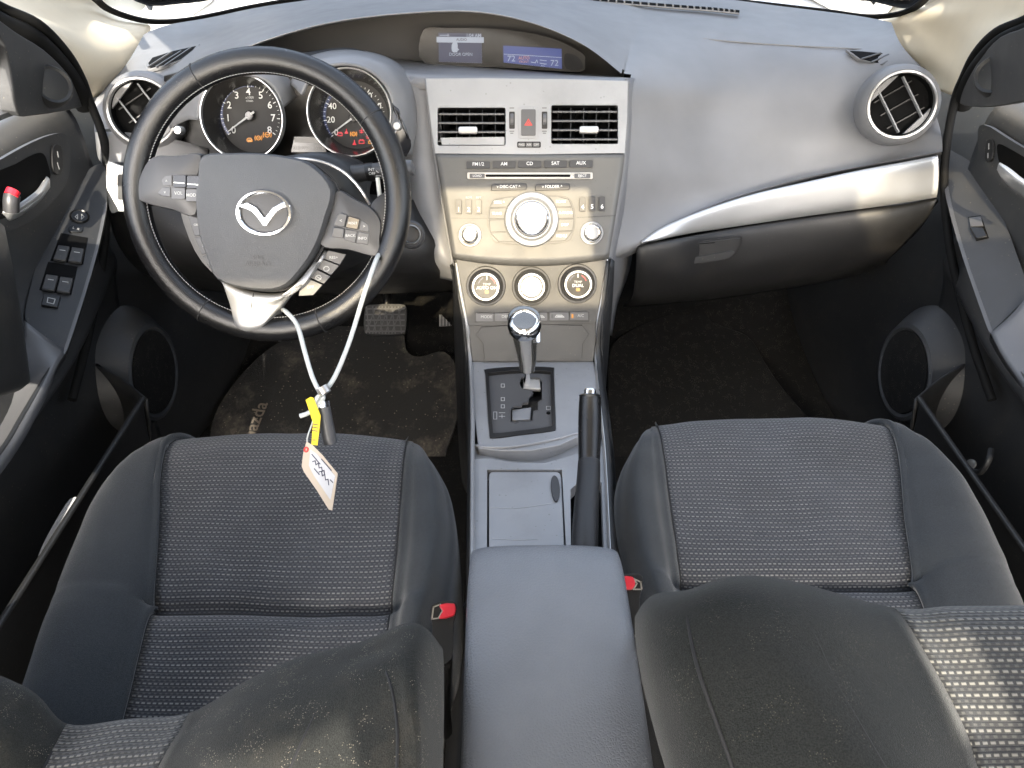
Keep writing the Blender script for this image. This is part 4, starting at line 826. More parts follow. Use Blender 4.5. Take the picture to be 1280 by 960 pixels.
# lower strips of keys below both spokes
kp1 = Plane(WP.hit(255, 300, -.002), V((-.15, -math.cos(WA), math.sin(WA))))
ks = empty('key_strip', WP.hit(255, 300, -.002)-origin(SW), None, None); ks.parent = SW
for pts, s_, tx, ty in (([(235, 269), (257, 272), (262, 294), (243, 295)], 'CRUISE ON', 251, 281), ([(243.5, 297), (262.5, 295.5), (270, 317), (252, 318)], 'SET-', 257, 307), ([(252.5, 320), (270.5, 318.5), (284, 342), (262, 335)], '', 0, 0)):
    pb(pts, kp1, ks, s_, tx, ty, 'btn2', h=3.4 if len(s_) < 6 else 2.7)
kp2 = Plane(WP.hit(405, 338, -.002), V((.15, -math.cos(WA), math.sin(WA))))
for pts, s_, tx, ty in (([(410, 313), (433, 318), (425, 331), (401, 322)], 'RES+', 417, 322), ([(400, 323), (424, 332), (414, 344), (392, 333)], '', 0, 0), ([(391, 334.5), (413, 345.5), (405, 355), (383, 345)], '', 0, 0), ([(382, 346.5), (403.5, 356), (392, 369), (373, 370), (374, 362)], 'OFF', 388, 359)):
    pb(pts, kp2, ks, s_, tx, ty, 'btn2', h=3.6)
strokes('phone_icon', [ell(408, 336, 3.5, 3, 10), ell(398, 347, 3.5, 3, 10), [(395, 345), (401, 349)]], kp2, 1.1, 'paint', ks, off=.004)
# silver lower spoke
ls = patch('silver_spoke', [[(274, 338, 0), (282, 350, 0), (318, 364, 0), (358, 364, 0), (384, 342, 0), (406, 312, 0)], [(279, 356, .016), (292, 362, .020), (318, 370, .022), (352, 370, .022), (378, 354, .018), (399, 325, .010)],
   [(287, 380, .016), (298, 382, .021), (314, 384, .022), (338, 382, .021), (356, 372, .016), (380, 352, .008)], [(291, 396, .018), (298, 398, .021), (312, 399, .022), (330, 397, .021), (344, 390, .018), (364, 371, .004)], [(294, 407, .015), (300, 411, .018), (311, 413, .0185), (325, 410, .018), (334, 403, .015), (354, 385, .0)], [(297, 411, -.002), (302, 417, .000), (311, 420, .001), (324, 416, .000), (334, 408, -.002), (352, 392, -.010)]],
   'spoke', SW, f=lambda x, y, o: WP.hit(x, y, o), nu=5, nv=5, solid=.004)
tube('split_line', [WP.hit(317, 366, .0225), WP.hit(314, 384, .0225), WP.hit(311, 403, .0165), WP.hit(309, 414, .004)], .0006, 'seam', ls, n=6)
# leather webs joining spokes to rim
def web(pts): return blob('spoke_web', pts, WP, -.016, .004, .004, 'leather', SW, rings=4)
web([(170, 235), (186, 214), (205, 200), (212, 205), (200, 230), (196, 255), (180, 258), (168, 262)]); web([(466, 258), (488, 240), (498, 262), (498, 300), (482, 322), (470, 322), (474, 290)])
web([(268, 380), (292, 384), (300, 405), (330, 405), (345, 392), (390, 398), (395, 410), (330, 422), (262, 400)])
blob('hub_back', [(240, 220), (330, 205), (420, 240), (420, 300), (360, 360), (290, 350), (250, 300)], WP, -.06, -.014, .0, 'black', SW)
# column shroud, stalk, ignition
SHR = empty('steering_column', WP.hit(400, 240, -.08), 'dark steering column shroud behind the steering wheel', 'steering column')
patch('shroud', [[(300, 205, 1.10), (350, 196, 1.09), (400, 190, 1.085), (440, 196, 1.09), (470, 215, 1.11)], [(300, 215, 1.04), (350, 204, 1.03), (400, 197, 1.03), (438, 214, 1.04), (462, 240, 1.06)], [(310, 260, 1.02), (350, 260, 1.01), (400, 260, 1.01), (440, 262, 1.02), (468, 280, 1.05)], [(310, 320, 1.04), (350, 330, 1.04), (400, 330, 1.04), (445, 320, 1.06), (475, 315, 1.10)], [(310, 345, 1.12), (350, 352, 1.12), (400, 352, 1.12), (450, 345, 1.13), (480, 335, 1.15)]], 'dark', SHR)
tube('shroud_edge_glint', [WP.hit(363, 199, -.022), WP.hit(385, 199, -.020), WP.hit(410, 205, -.020), WP.hit(432, 217, -.020), WP.hit(450, 236, -.020), WP.hit(462, 256, -.022)], .0022, 'ring', SHR, n=8)  # bright edge highlight of the shroud, put in as a thin silver tube
ws_ = empty('wiper_stalk', PD(450, 214, 1.09), 'dark wiper stalk with grey round end beside the wheel rim', 'stalk')
tube('lever', [PD(434, 218, 1.09), PD(455, 216, 1.08), PD(478, 213, 1.07), PD(503, 211, 1.06)], lambda t: .0125-.002*t, 'btn', ws_, n=16)
a_ = (PD(522, 209, 1.05)-PD(500, 211, 1.06)).normalized()
lathe('end_cap', PD(500, 211, 1.06), a_, [(.0105, 0), (.0115, .002), (.0115, .016), (.0105, .020), (.007, .0215), (0, .021)], 'btn2', ws_, n=28)
lathe('twist_ring', PD(458, 215.5, 1.08), a_, [(.0128, 0), (.0135, .002), (.0135, .012), (.0125, .014)], 'black', ws_, n=28)
stp = Plane(PD(465, 215, 1.062), (0, -.8, .6))
text('INT', 464, 212, 3.5, stp, 'paint', ws_); text('OFF', 465, 217, 3.5, stp, 'paint', ws_); strokes('wiper_mark', [ell(473, 213, 2.5, 2.5, 8), [(470, 220), (476, 220)]], stp, .8, 'paint', ws_)
ig = empty('ignition_lock', PD(514, 293, 1.13), 'round ignition lock half hidden behind the wheel rim', 'ignition')
ia = V((.1, -.85, .5)); lathe('barrel', PD(514, 293, 1.13), ia, [(.020, -.02), (.020, .0), (.017, .003), (.012, .002), (.011, -.003), (0, -.003)], 'btn', ig)
ringmesh('ring', PD(514, 293, 1.125), ia, [(.0115, 0), (.0125, .002), (.014, 0), (.0125, -.002)], 'ring', ig)
from mathutils import noise as mnoise
# ================================================================== centre console
CON = empty('centre_console', (0.0, .75, .0), 'grey plastic centre console between the front seats', 'console')
def frame3(a, b, c):
    n = (b-a).cross(c-a).normalized()
    if n.dot(CAM-a) < 0: n = -n
    return Plane(a, n)
GP = frame3(PY(600, 452, 1.035), PY(730, 452, 1.035), PZ(660, 545, .335))          # gate panel plane
BP = frame3(PZ(600, 548, .332), PZ(730, 548, .332), PZ(660, 690, .332))            # flat rear part
up_pts = [(585, 407), (745, 404), (744, 428), (742, 452), (590, 452), (588, 430)]
plate('front_panel', up_pts, SP, -.03, .0, 'lower', CON, bev=.001)
plate('coin_tray_lid', s2([(602, 409), (728, 407), (728, 430), (727, 447), (722, 449), (665, 451), (610, 452), (606, 449), (604, 430)], 2), SP, .0, .0035, 'lower', CON, bev=.0012)
plate('gate_panel', [(590, 452), (742, 452), (747, 475), (752, 545), (740, 548), (722, 546), (700, 556), (664, 563), (625, 563), (598, 560), (593, 520)], GP, -.03, .0, 'panel', CON,
      holes=[rr(607, 459, 692, 543, 5)[0:0] or s2([(609, 461), (650, 458), (689, 459), (692, 465), (693, 500), (694, 532), (690, 538), (650, 543), (616, 547), (612, 540), (609, 500), (607, 468)], 3)], bev=.001)
pr = plate('gate_bezel', s2([(609, 461), (650, 458), (689, 459), (692, 465), (693, 500), (694, 532), (690, 538), (650, 543), (616, 547), (612, 540), (609, 500), (607, 468)], 3), GP, -.02, .002, 'black', CON,
      holes=[s2([(613, 466), (650, 463), (685, 464), (688, 469), (689, 500), (690, 528), (686, 533), (650, 538), (620, 541), (616, 536), (613, 500), (611, 470)], 3)], bev=.0008)
GL = Plane(GP.o-GP.n*.004, GP.n)
slot = [(651, 472), (674, 472), (678, 476), (678, 500), (673, 503), (673, 513), (667, 514), (666, 526), (650, 527), (644, 529), (638, 527), (638, 511), (642, 508), (652, 507), (653, 504), (660, 503), (661, 497), (666, 492), (664, 488), (652, 486), (649, 480)]
plate('gate_plate', s2([(611, 464), (650, 461), (687, 462), (690, 469), (691, 500), (692, 530), (687, 535), (650, 540), (618, 543), (614, 536), (611, 500), (609, 470)], 3), GL, -.004, 0, 'btn2', CON, holes=[slot], bev=.0005)
plate('gate_slot_floor', rr(630, 468, 686, 534, 3), GL, -.022, -.020, 'black', CON)
strokes('slot_edge', [slot+[slot[0]]], GL, 1.1, 'btn2', CON, off=.0002, th=.0006)
plate('slot_shutter', [(654, 474), (675, 474), (676, 486), (654, 485)], GL, -.009, -.003, 'knob', CON, bev=.001); plate('slot_shutter', [(640, 512), (664, 509), (663, 524), (640, 525)], GL, -.012, -.006, 'panel', CON, bev=.001)
for y in (482, 499, 508): strokes('gate_mark', [[(626.5, y-2), (630.5, y-2), (630.5, y+2), (626.5, y+2), (626.5, y-2)]], GL, .9, 'paint', CON, off=.0002)
strokes('gate_mark', [[(617, 515), (621, 515), (621, 524), (617, 524), (617, 515)], [(624, 516), (631, 516)], [(624, 520.5), (631, 520.5)], [(627.5, 518.5), (627.5, 522.5)]], GL, .8, 'paint', CON, off=.0002)
lathe('release_button', GL.hit(685.5, 516.5), GL.n, [(.0032, 0), (.0030, .0012), (0, .0014)], 'void', CON, n=20); strokes('gate_mark', [[(683, 508), (688, 508), (688, 512), (683, 512), (683, 508)]], GL, .7, 'paint', CON, off=.0002)
# ledge tray in front of the cup holder lid
patch('ledge_tray', [[(592, 556, .335), (606, 560, .336), (640, 560, .337), (690, 551, .337), (724, 542, .336), (738, 540, .336), (752, 540, .335)],
                     [(592, 566, .326), (608, 565, .316), (640, 565, .308), (690, 558, .308), (722, 549, .316), (738, 548, .325), (754, 546, .326)],
                     [(592, 572, .328), (610, 569, .320), (640, 574, .314), (680, 574, .314), (716, 560, .320), (738, 556, .326), (755, 552, .328)],
                     [(592, 576, .332), (612, 574, .332), (640, 579, .332), (680, 580, .332), (716, 570, .332), (738, 562, .332), (756, 560, .332)]], 'panel', CON, f=PZ, solid=.004)
for q in ([(592, 574), (612, 573), (640, 578), (680, 579), (716, 569), (738, 561), (756, 559), (758, 603), (722, 603), (706, 587), (609, 587), (592, 587)], [(592, 587), (609, 587), (608.5, 720), (592, 720)], [(702.5, 587), (706, 587), (722, 603), (713, 612), (714, 720), (709.5, 720)], [(752, 603), (758, 603), (763, 720), (756, 720)]):
    plate('rear_panel', q, BP, -.02, .0, 'panel', CON)
plate('cup_holder_lid', [(614, 589.5), (697, 589.5), (700.5, 592), (702, 597), (707, 716), (611, 716), (611, 596), (611.5, 592)], BP, -.012, -.0015, 'panel', CON, bev=.0015)
strokes('scuff_line', [s2([(614, 634), (640, 635.5), (665, 633), (690, 629)], 4, False), s2([(616, 673), (645, 675), (672, 674)], 4, False)], BP, 1.0, 'ledge_scuff', CON, off=-.0014, th=.0003)
lid = plate('lid_catch', s2([(692, 594), (697, 597), (700, 610), (698, 624), (693, 625), (689, 612), (689, 600)], 3), BP, -.0015, .0018, 'btn', CON, bev=.0015)
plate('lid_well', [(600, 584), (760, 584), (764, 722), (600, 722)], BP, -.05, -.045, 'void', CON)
# sides of the console, one raised rail each side, running to the floor
def side(pts, sx):
    rows = [[p for p in pts], [p+V((sx*.006, 0, -.004)) for p in pts], [p+V((sx*.010, 0, -.03)) for p in pts], [V((p.x+sx*.014, p.y, .12)) for p in pts], [V((p.x+sx*.012, p.y, .0)) for p in pts]]
    return patch('side_panel', rows, 'dark', CON, f=None, nu=4, nv=4, solid=.006)
lp = [SP.hit(572, 330, -.002), SP.hit(578, 370, -.001), SP.hit(585, 407, .001), GP.hit(589, 452, .002), GP.hit(592, 520, .003), BP.hit(592, 575, .003), BP.hit(592, 720, .003)]
rp_ = [SP.hit(757, 325, -.002), SP.hit(752, 370, -.001), SP.hit(746, 405, .001), GP.hit(744, 452, .002), GP.hit(751, 520, .003), BP.hit(756, 575, .003), BP.hit(763, 720, .003)]
side(lp, -1); side(rp_, 1)
tube('edge_rail', [p+V((-.0015, 0, .002)) for p in lp], .0032, 'panel', CON, n=8); tube('edge_rail', [p+V((.0015, 0, .002)) for p in rp_], .0032, 'ring', CON, n=8)
# carcass of the stack behind the panels
for sx, xs in ((-1, ((566, 330), (545, 192))), (1, ((762, 322), (782, 192)))):
    pass
patch('stack_shell', [[SP.hit(534, 98, -.004), SP.hit(534, 98, -.10)], [SP.hit(545, 192, -.004), SP.hit(545, 192, -.12)], [SP.hit(566, 322, -.004), SP.hit(566, 322, -.14)], [SP.hit(580, 380, -.004), SP.hit(580, 380, -.16)], [SP.hit(587, 420, -.01), SP.hit(587, 420, -.2)]], 'dash', CON, f=None)
patch('stack_shell', [[SP.hit(784, 98, -.002), SP.hit(800, 98, -.10)], [SP.hit(781, 192, -.002), SP.hit(800, 192, -.12)], [SP.hit(762, 316, -.002), SP.hit(790, 322, -.14)], [SP.hit(754, 360, -.002), SP.hit(772, 380, -.16)], [SP.hit(747, 404, -.002), SP.hit(765, 420, -.2)]], 'dash', CON, f=None)
# armrest
AR = empty('armrest_box', (0.003, .4, .2), 'padded grey vinyl armrest lid at the rear of the centre console', 'armrest')
def rsec(xc, hw, zt, zb, y, crown=.006):
    pts = []
    for x, z in ((-1, zb), (-1.0, zb+.03), (-1.0, zt-.040), (-.985, zt-.016), (-.93, zt-.0035), (-.6, zt+crown*.6), (0, zt+crown), (.6, zt+crown*.6), (.93, zt-.0035), (.985, zt-.016), (1.0, zt-.040), (1.0, zb+.03), (1, zb)):
        pts.append(V((xc+hw*x, y, z)))
    return pts
ar_rows = [rsec(.003, .060, .40, .36, .545, 0), rsec(.003, .071, .425, .36, .545, .001), rsec(.003, .0755, .446, .36, .536, .003), rsec(.0035, .0775, .456, .36, .52, .005), rsec(.004, .0785, .459, .36, .48, .006), rsec(.005, .0785, .456, .36, .40, .006), rsec(.006, .078, .452, .36, .30, .006), rsec(.006, .078, .448, .36, .18, .006), rsec(.006, .078, .445, .36, .05, .006)]
al = patch('lid', ar_rows, 'arm', AR, f=None, nu=4, nv=6, solid=.006)
patch('base', [[V((x, y, z)) for x, z in ((-.07, .0), (-.072, .30), (-.070, .362), (.076, .362), (.078, .30), (.078, 0))] for y in (.535, .53, .3, .05)], 'dark', AR, f=None, nu=2, nv=2)
# ================================================================== gear shifter
GS = empty('gear_shifter', GP.hit(662, 480), 'chrome collared automatic gear selector with grey grip knob', 'gear lever')
b0 = GL.hit(659, 478); k0 = PD(655, 402, .985); ax = (k0-b0).normalized(); kn_ax = V((ax.x, ax.y-.25, ax.z)).normalized()
tube('rod', [b0-ax*.02, b0+ax*.03, PD(658, 452, 1.035)], .0055, 'chrome', GS, n=14)
pth = [PD(659, 462, 1.045), PD(659, 450, 1.035), PD(657.5, 434, 1.02), PD(656.5, 420, 1.005), PD(655.5, 408, .992), PD(655, 399, .982), PD(655, 394, .976)]
def gr(t): return (.0105+.0118*min(1, t*1.1)**1.1) if t < .87 else .0215*math.sqrt(max(.05, 1-((t-.87)/.16)**2))
grip = tube('grip', pth, gr, 'shift', GS, n=24, sub=8)
tube('front_trim', [p+V((0, -.0035, .001)) for p in pth[:5]], lambda t: .0078+.0085*t**1.1, 'ring', GS, n=20, sub=8)
tz = (pth[-1]-pth[-2]).normalized(); top_ax = (CAM-PD(655, 394, 1)).normalized()*.6+V((0, .1, .8)); top_ax.normalize()
tc = PD(655.5, 402, .968)
ringmesh('chrome_collar', tc, top_ax, [(.0205, -.014), (.0215, -.006), (.0195, .001), (.0150, .0035), (.0135, .002), (.0140, -.004)], 'chrome', GS, n=48)
lathe('cap', tc, top_ax, [(.0145, .0), (.0135, .0025), (.008, .0035), (0, .0038)], 'shift', GS, n=40)
plate('release_button', rr(671, 414, 675, 428, 1.5), Plane(PD(673, 420, .985), (.5, -.6, .5)), -.008, .001, 'chrome', GS, bev=.0008)
# ================================================================== handbrake
HB = empty('handbrake_lever', BP.hit(733, 680), 'black handbrake lever with silver button standing in the console', 'handbrake')
tp = PD(737.5, 494, .965); bs = BP.hit(731, 700, -.02); m1 = PD(736.5, 577, .945)
tube('grip', [tp, PD(737.3, 515, .963), PD(737, 545, .955), m1], lambda t: .0132+.0012*math.sin(t*3.1), 'leather', HB, n=24, sub=8)
tube('lever_arm', [m1+(m1-tp)*.005, PD(735.5, 600, .93), PD(733, 635, .905), PD(731, 680, .875), PD(731, 715, .86)], lambda t: .0138+.0012*min(1, t*1.6), 'brake', HB, n=24, sub=8)
d1 = (tp-PD(737.3, 515, .963)).normalized()
ringmesh('collar', tp-d1*.001, d1, [(.0132, -.002), (.0138, .001), (.011, .0025), (.0085, .001)], 'black', HB, n=32)
lathe('button', tp, d1, [(.0075, -.004), (.0075, .006), (.0062, .0085), (0, .0092)], 'chrome', HB, n=28)
tube('grip_seam', [PD(723.5, 577.5, .945), PD(730, 579.5, .932), PD(737, 580, .930), PD(744, 579, .932), PD(749.5, 577, .945)], .0005, 'seam', HB, n=6)
# ================================================================== seats
def seat(mx, lab, dY, backf):
    root = empty('bucket_seat', (mx*.32, .45, .1), lab, 'seat', 'front seats')
    # Y, zbase, outer edge, outer insert, inner insert, inner edge (driver side: negative X is outer)
    T = [(.845, .29, -.470, -.462, -.205, -.185), (.840, .335, -.487, -.480, -.182, -.163), (.820, .362, -.508, -.490, -.174, -.148), (.78, .372, -.530, -.489, -.172, -.130), (.72, .368, -.543, -.478, -.170, -.112), (.64, .358, -.545, -.455, -.167, -.102),
         (.575, .350, -.540, -.437, -.165, -.104), (.552, .343, -.537, -.432, -.165, -.107), (.540, .331, -.535, -.430, -.165, -.110), (.530, .341, -.533, -.429, -.165, -.112), (.505, .345, -.530, -.425, -.164, -.116), (.44, .337, -.520, -.416, -.161, -.122), (.36, .325, -.51, -.408, -.158, -.122), (.26, .31, -.50, -.40, -.155, -.122)]
    def P3(x, y, z): return V((mx*-x, y+dY-(.020*min(1.25, abs(-x-.33)/.16)**4)*max(0., min(1., (y-.66)/.16)), z))
    full = []
    for (y, z, xo, xi, xr, xe) in T:
        r = 1. if y < .80 else (.75 if y < .83 else .45)
        cr_ = 1.0 if not (.52 < y < .56) else 1.0
        b = z if not (.525 < y < .556) else .346
        h = .024*max(.04, min(1, (.83-y)/.2))
        if y > .5 and y < .6: z_ = z
        full.append([P3(xo-.006, y-.0, .16), P3(xo-.010, y, b-.10*r-.01), P3(xo, y, b-.018), P3(xo+.012, y, b+h*.5), P3(xo*.62+xi*.38, y, b+h), P3(xo*.25+xi*.75, y, b+h*.65), P3(xi, y, z+.001),
                     P3(xi*.75+xr*.25, y, z-.002*r), P3(xi*.5+xr*.5, y, z-.003*r), P3(xi*.25+xr*.75, y, z-.002*r), P3(xr, y, z+.001), P3(xr*.65+xe*.35, y, b+h*.6), P3(xr*.3+xe*.7, y, b+h*.8), P3(xe-.004, y, b-.006), P3(xe+.006, y, b-.04), P3(xe+.008, y, .16)])
    # front skirt
    first = full[0]; fr0 = [V((p.x*1. , p.y-.012, min(p.z, .16) if i in (0, 15) else .17)) for i, p in enumerate(first)]; fr1 = [V((p.x, p.y+.004, min(p.z, .235))) for p in first]
    rows = [fr0, fr1]+full
    nu_, nv_ = 6, 6
    d = dense(rows, nu_, nv_); a, b_ = 6*nu_, 10*nu_
    for i_r, r in enumerate(d):
        for p in r:          # the padding is a little lumpy and sat in
            if p.z > .28: p.z += .0050*mnoise.noise(V((p.x*7, p.y*9, 3.1+mx)))+.0016*mnoise.noise(V((p.x*26, p.y*30, 1.7)))
    def piece(nm, j0, j1, mt_, uv=False, i0=0, i1=None):
        sub_ = [r[j0:j1+1] for r in d[i0:i1]]; vs, fs = grid(sub_); uvs = None
        if uv:
            uvs = []; vac = [0]
            mid_ = (j1-j0)//2
            for i in range(1, len(sub_)): vac.append(vac[-1]+(sub_[i][mid_]-sub_[i-1][mid_]).length)
            for i, r in enumerate(sub_):
                for p in r: uvs.append((p.x, vac[i]))
        o = mk(nm, vs, fs, mt_, root, uv=uvs, sharp=70); face_cam(o, vs, fs, root); s = o.modifiers.new('s', 'SOLIDIFY'); s.thickness = .01; s.offset = -1; return o
    piece('seat_bolster', 0, a, 'bolster'); piece('seat_bolster', b_, len(d[0])-1, 'bolster'); cs = piece('seat_cushion', a, b_, 'cloth', uv=True)
    for j in (a, b_): tube('seam', [r[j]+V((0, 0, .0005)) for r in d[nv_*4::3]], .0010, 'seam', root, n=6, smoothpath=False)
    i_ = (2+8)*nv_; tube('cross_seam', [p+V((0, 0, -.001)) for p in d[i_][a:b_+1]], .0025, 'seam', root, n=6, smoothpath=False)
    # side plinth and rails
    patch('plinth', [[P3(x, y, z) for y in (.26, .5, .8)] for x, z in ((-.53, .17), (-.535, .12), (-.50, .03))], 'dark', root, f=None, nu=2, nv=2)
    patch('plinth', [[P3(x, y, z) for y in (.26, .5, .8)] for x, z in ((-.088, .17), (-.085, .12), (-.12, .03))], 'dark', root, f=None, nu=2, nv=2)
    backf(root); return root
def backpatch(root, rows, seams, cloth_from, cloth_to, mt_='bolster2', nm='seat_back'):
    rows = [r for r in rows[1:]]
    rows = [[(x, y+26, d+.16) for x, y, d in rows[0]], [(x, y+6, d+.045) for x, y, d in rows[0]]]+rows
    inner = 0 if rows[2][0][0] > 640 else -1
    nr = []
    for r in rows:
        x, y, d = r[inner]; e1 = (x+(2 if inner == 0 else -2), y+6, d+.035); e2 = (x+(16 if inner == 0 else -16), y+14, d+.14)
        nr.append([e2, e1]+r if inner == 0 else r+[e1, e2])
    if inner == 0: cloth_from += 2; cloth_to += 2; seams = [q+2 for q in seams]
    rows3 = [[PD(*p) for p in r] for r in nr]
    nu_, nv_ = 7, 7; d = dense(rows3, nu_, nv_); a, b_ = cloth_from*nu_, cloth_to*nu_
    def piece(nm_, j0, j1, m_, uv=False):
        sub_ = [r[j0:j1+1] for r in d]; vs, fs = grid(sub_); uvs = None
        if uv:
            uvs = []; vac = [0]; mid_ = (j1-j0)//2
            for i in range(1, len(sub_)): vac.append(vac[-1]+(sub_[i][mid_]-sub_[i-1][mid_]).length)
            for i, r in enumerate(sub_):
                for p in r: uvs.append((p.x, vac[i]))
        o = mk(nm_, vs, fs, m_, root, uv=uvs, sharp=80); s = o.modifiers.new('s', 'SOLIDIFY'); s.thickness = .008; s.offset = 0; return o
    if a > 0: piece('back_bolster', 0, a, mt_)
    piece(nm, a, b_, 'backcloth', uv=True)
    if b_ < len(d[0])-1: piece('back_bolster', b_, len(d[0])-1, mt_)
    for j in list(seams)+[cloth_from, cloth_to]:
        if j in (0, len(rows3[0])-1): continue
        tube('back_seam', [r[j*nu_]+(CAM-r[j*nu_]).normalized()*.0047 for r in d[nv_*2:]], .0011, 'seam', root, n=6, smoothpath=False)
    return d
def right_back(root):
    hid = [V((.045, .37, .40)), V((.05, .39, .42)), V((.075, .41, .44)), V((.11, .42, .44)), V((.155, .41, .43)), V((.20, .385, .42)), V((.26, .385, .41)), V((.33, .385, .41)), V((.45, .385, .42)), V((.54, .42, .43)), V((.59, .38, .42))]
    sil = [(802, 775, .56), (820, 752, .55), (862, 745, .535), (915, 729, .53), (985, 732, .525), (1125, 772, .515), (1190, 767, .50), (1280, 765, .50), (1470, 760, .50), (1600, 725, .47), (1700, 740, .5)]
    sil = [(802, 772, .535), (820, 751, .525), (862, 745, .505), (915, 729, .49), (985, 734, .49), (1118, 768, .51), (1190, 766, .51), (1280, 765, .51), (1470, 760, .51), (1600, 725, .48), (1700, 740, .5)]
    r2 = [(803, 800, .51), (816, 772, .485), (858, 760, .462), (922, 750, .452), (1005, 766, .452), (1132, 788, .482), (1205, 786, .485), (1300, 785, .485), (1490, 785, .485), (1620, 740, .45), (1740, 760, .46)]
    r3 = [(812, 850, .48), (826, 830, .452), (870, 828, .430), (955, 820, .422), (1042, 848, .422), (1168, 850, .458), (1240, 848, .462), (1340, 848, .462), (1540, 848, .462), (1680, 800, .43), (1800, 820, .44)]
    r4 = [(830, 920, .462), (846, 905, .436), (896, 905, .412), (1000, 905, .402), (1084, 922, .402), (1200, 915, .440), (1280, 914, .445), (1390, 914, .445), (1600, 914, .445), (1760, 870, .41), (1880, 880, .42)]
    r5 = [(846, 975, .45), (864, 970, .424), (920, 975, .400), (1036, 980, .388), (1124, 990, .388), (1222, 980, .428), (1320, 978, .432), (1450, 978, .432), (1680, 978, .432), (1840, 930, .40), (1960, 940, .41)]
    r6 = [(880, 1120, .43), (900, 1110, .41), (960, 1120, .38), (1110, 1130, .37), (1210, 1140, .37), (1290, 1130, .405), (1400, 1130, .41), (1560, 1130, .41), (1840, 1130, .41), (1990, 1080, .38), (2100, 1080, .39)]
    backpatch(root, [hid, sil, r2, r3, r4, r5, r6], (2, 4), 5, 8, 'bolster3')
def left_back(root):
    # columns run from the outer (door) side to the console side
    hid = [V((-.60, .34, .38)), V((-.55, .36, .38)), V((-.49, .36, .37)), V((-.43, .345, .36)), V((-.36, .345, .35)), V((-.30, .345, .35)), V((-.24, .36, .37)), V((-.19, .38, .39)), V((-.14, .39, .40)), V((-.10, .38, .39)), V((-.078, .35, .38))]
    sil = [(-150, 830, .60), (-60, 835, .60), (30, 868, .60), (85, 916, .60), (160, 906, .59), (238, 898, .575), (310, 858, .555), (375, 829, .545), (455, 809, .54), (515, 786, .535), (545, 812, .56)]
    sil = [(-150, 830, .60), (-60, 835, .59), (30, 868, .59), (80, 912, .60), (160, 906, .595), (238, 898, .58), (310, 858, .56), (375, 829, .55), (455, 809, .54), (515, 786, .535), (545, 812, .56)]
    r2 = [(-170, 860, .57), (-80, 862, .555), (10, 892, .56), (70, 932, .575), (153, 924, .572), (229, 918, .555), (305, 880, .525), (388, 848, .515), (468, 824, .51), (518, 802, .51), (546, 840, .54)]
    r3 = [(-200, 920, .54), (-110, 915, .53), (-10, 930, .535), (55, 960, .555), (140, 950, .552), (214, 942, .535), (292, 915, .498), (398, 880, .484), (482, 838, .485), (520, 832, .488), (546, 880, .522)]
    r4 = [(-240, 1000, .52), (-150, 985, .51), (-50, 985, .515), (35, 1005, .535), (120, 995, .532), (192, 988, .515), (275, 968, .475), (372, 940, .462), (494, 886, .462), (519, 878, .464), (545, 930, .505)]
    r5 = [(-280, 1100, .50), (-200, 1080, .49), (-100, 1070, .495), (10, 1080, .515), (90, 1070, .512), (165, 1065, .495), (240, 1050, .455), (338, 1025, .44), (496, 956, .442), (521, 948, .446), (544, 1000, .49)]
    r6 = [(-360, 1300, .47), (-300, 1280, .46), (-200, 1260, .465), (-40, 1260, .485), (40, 1250, .482), (110, 1250, .465), (180, 1230, .43), (290, 1200, .41), (484, 1116, .415), (517, 1106, .42), (540, 1150, .465)]
    backpatch(root, [hid, sil, r2, r3, r4, r5, r6], (7, 8), 3, 5)
seat(-1*-1*-1 if False else 1*-1*-1, 'driver seat with dark dashed cloth, under the hanging paper tag', 0.0, left_back) if False else None
seatL = seat(-1, 'driver seat with dark dashed cloth, behind the steering wheel', 0.0, left_back)
seatR = seat(1, 'passenger seat with dark dashed cloth, behind the glove box', .032, right_back)
# belt buckles
def buckle(px, py, d, tilt, lab, flip):
    root = empty('seat_belt_buckle', PD(px, py+40, d), lab, 'belt buckle', 'seat belt buckles'); c = PD(px, py, d)
    n = (CAM-c).normalized(); n = (n+V((0, .1, .3))).normalized(); P_ = Plane(c, n)
    body = plate('buckle_body', s2([(px-15, py-8), (px, py-13), (px+14, py-11), (px+16, py), (px+12, py+16), (px+9, py+60), (px-12, py+62), (px-15, py+16), (px-17, py+4)], 3), P_, -.022, -.002, 'black', root, bev=.003)
    if not flip:
        plate('release_button', s2([(px-6, py-8), (px+13, py-10), (px+13, py+5), (px-7, py+9), (px-2, py)], 2), P_, -.004, .0015, 'red', root, bev=.0012)
        ringp = [(px-13, py-5), (px-5, py-8), (px-2, py), (px-7, py+9), (px-15, py+10)]
    else:
        plate('release_button', s2([(px-13, py-9), (px+3, py-9), (px+6, py), (px+2, py+6), (px-12, py+5)], 2), P_, -.004, .0015, 'red', root, bev=.0012)
        ringp = [(px+5, py-6), (px+13, py-2), (px+14, py+7), (px+4, py+7), (px+8, py)]
    strokes('latch_mouth', [ringp+[ringp[0]]], P_, 1.8, 'chrome', root, off=.0, th=.0012)
    tube('stalk', [PD(px, py+55, d+.01), PD(px+(-3 if not flip else 3), py+110, d+.06), PD(px, py+150, d+.12)], .010, 'black', root, n=10)
buckle(555, 764, .80, 0, 'black buckle with red button beside the driver seat', False)
buckle(788, 730, .80, 0, 'black buckle with red button partly hidden behind the armrest', True)
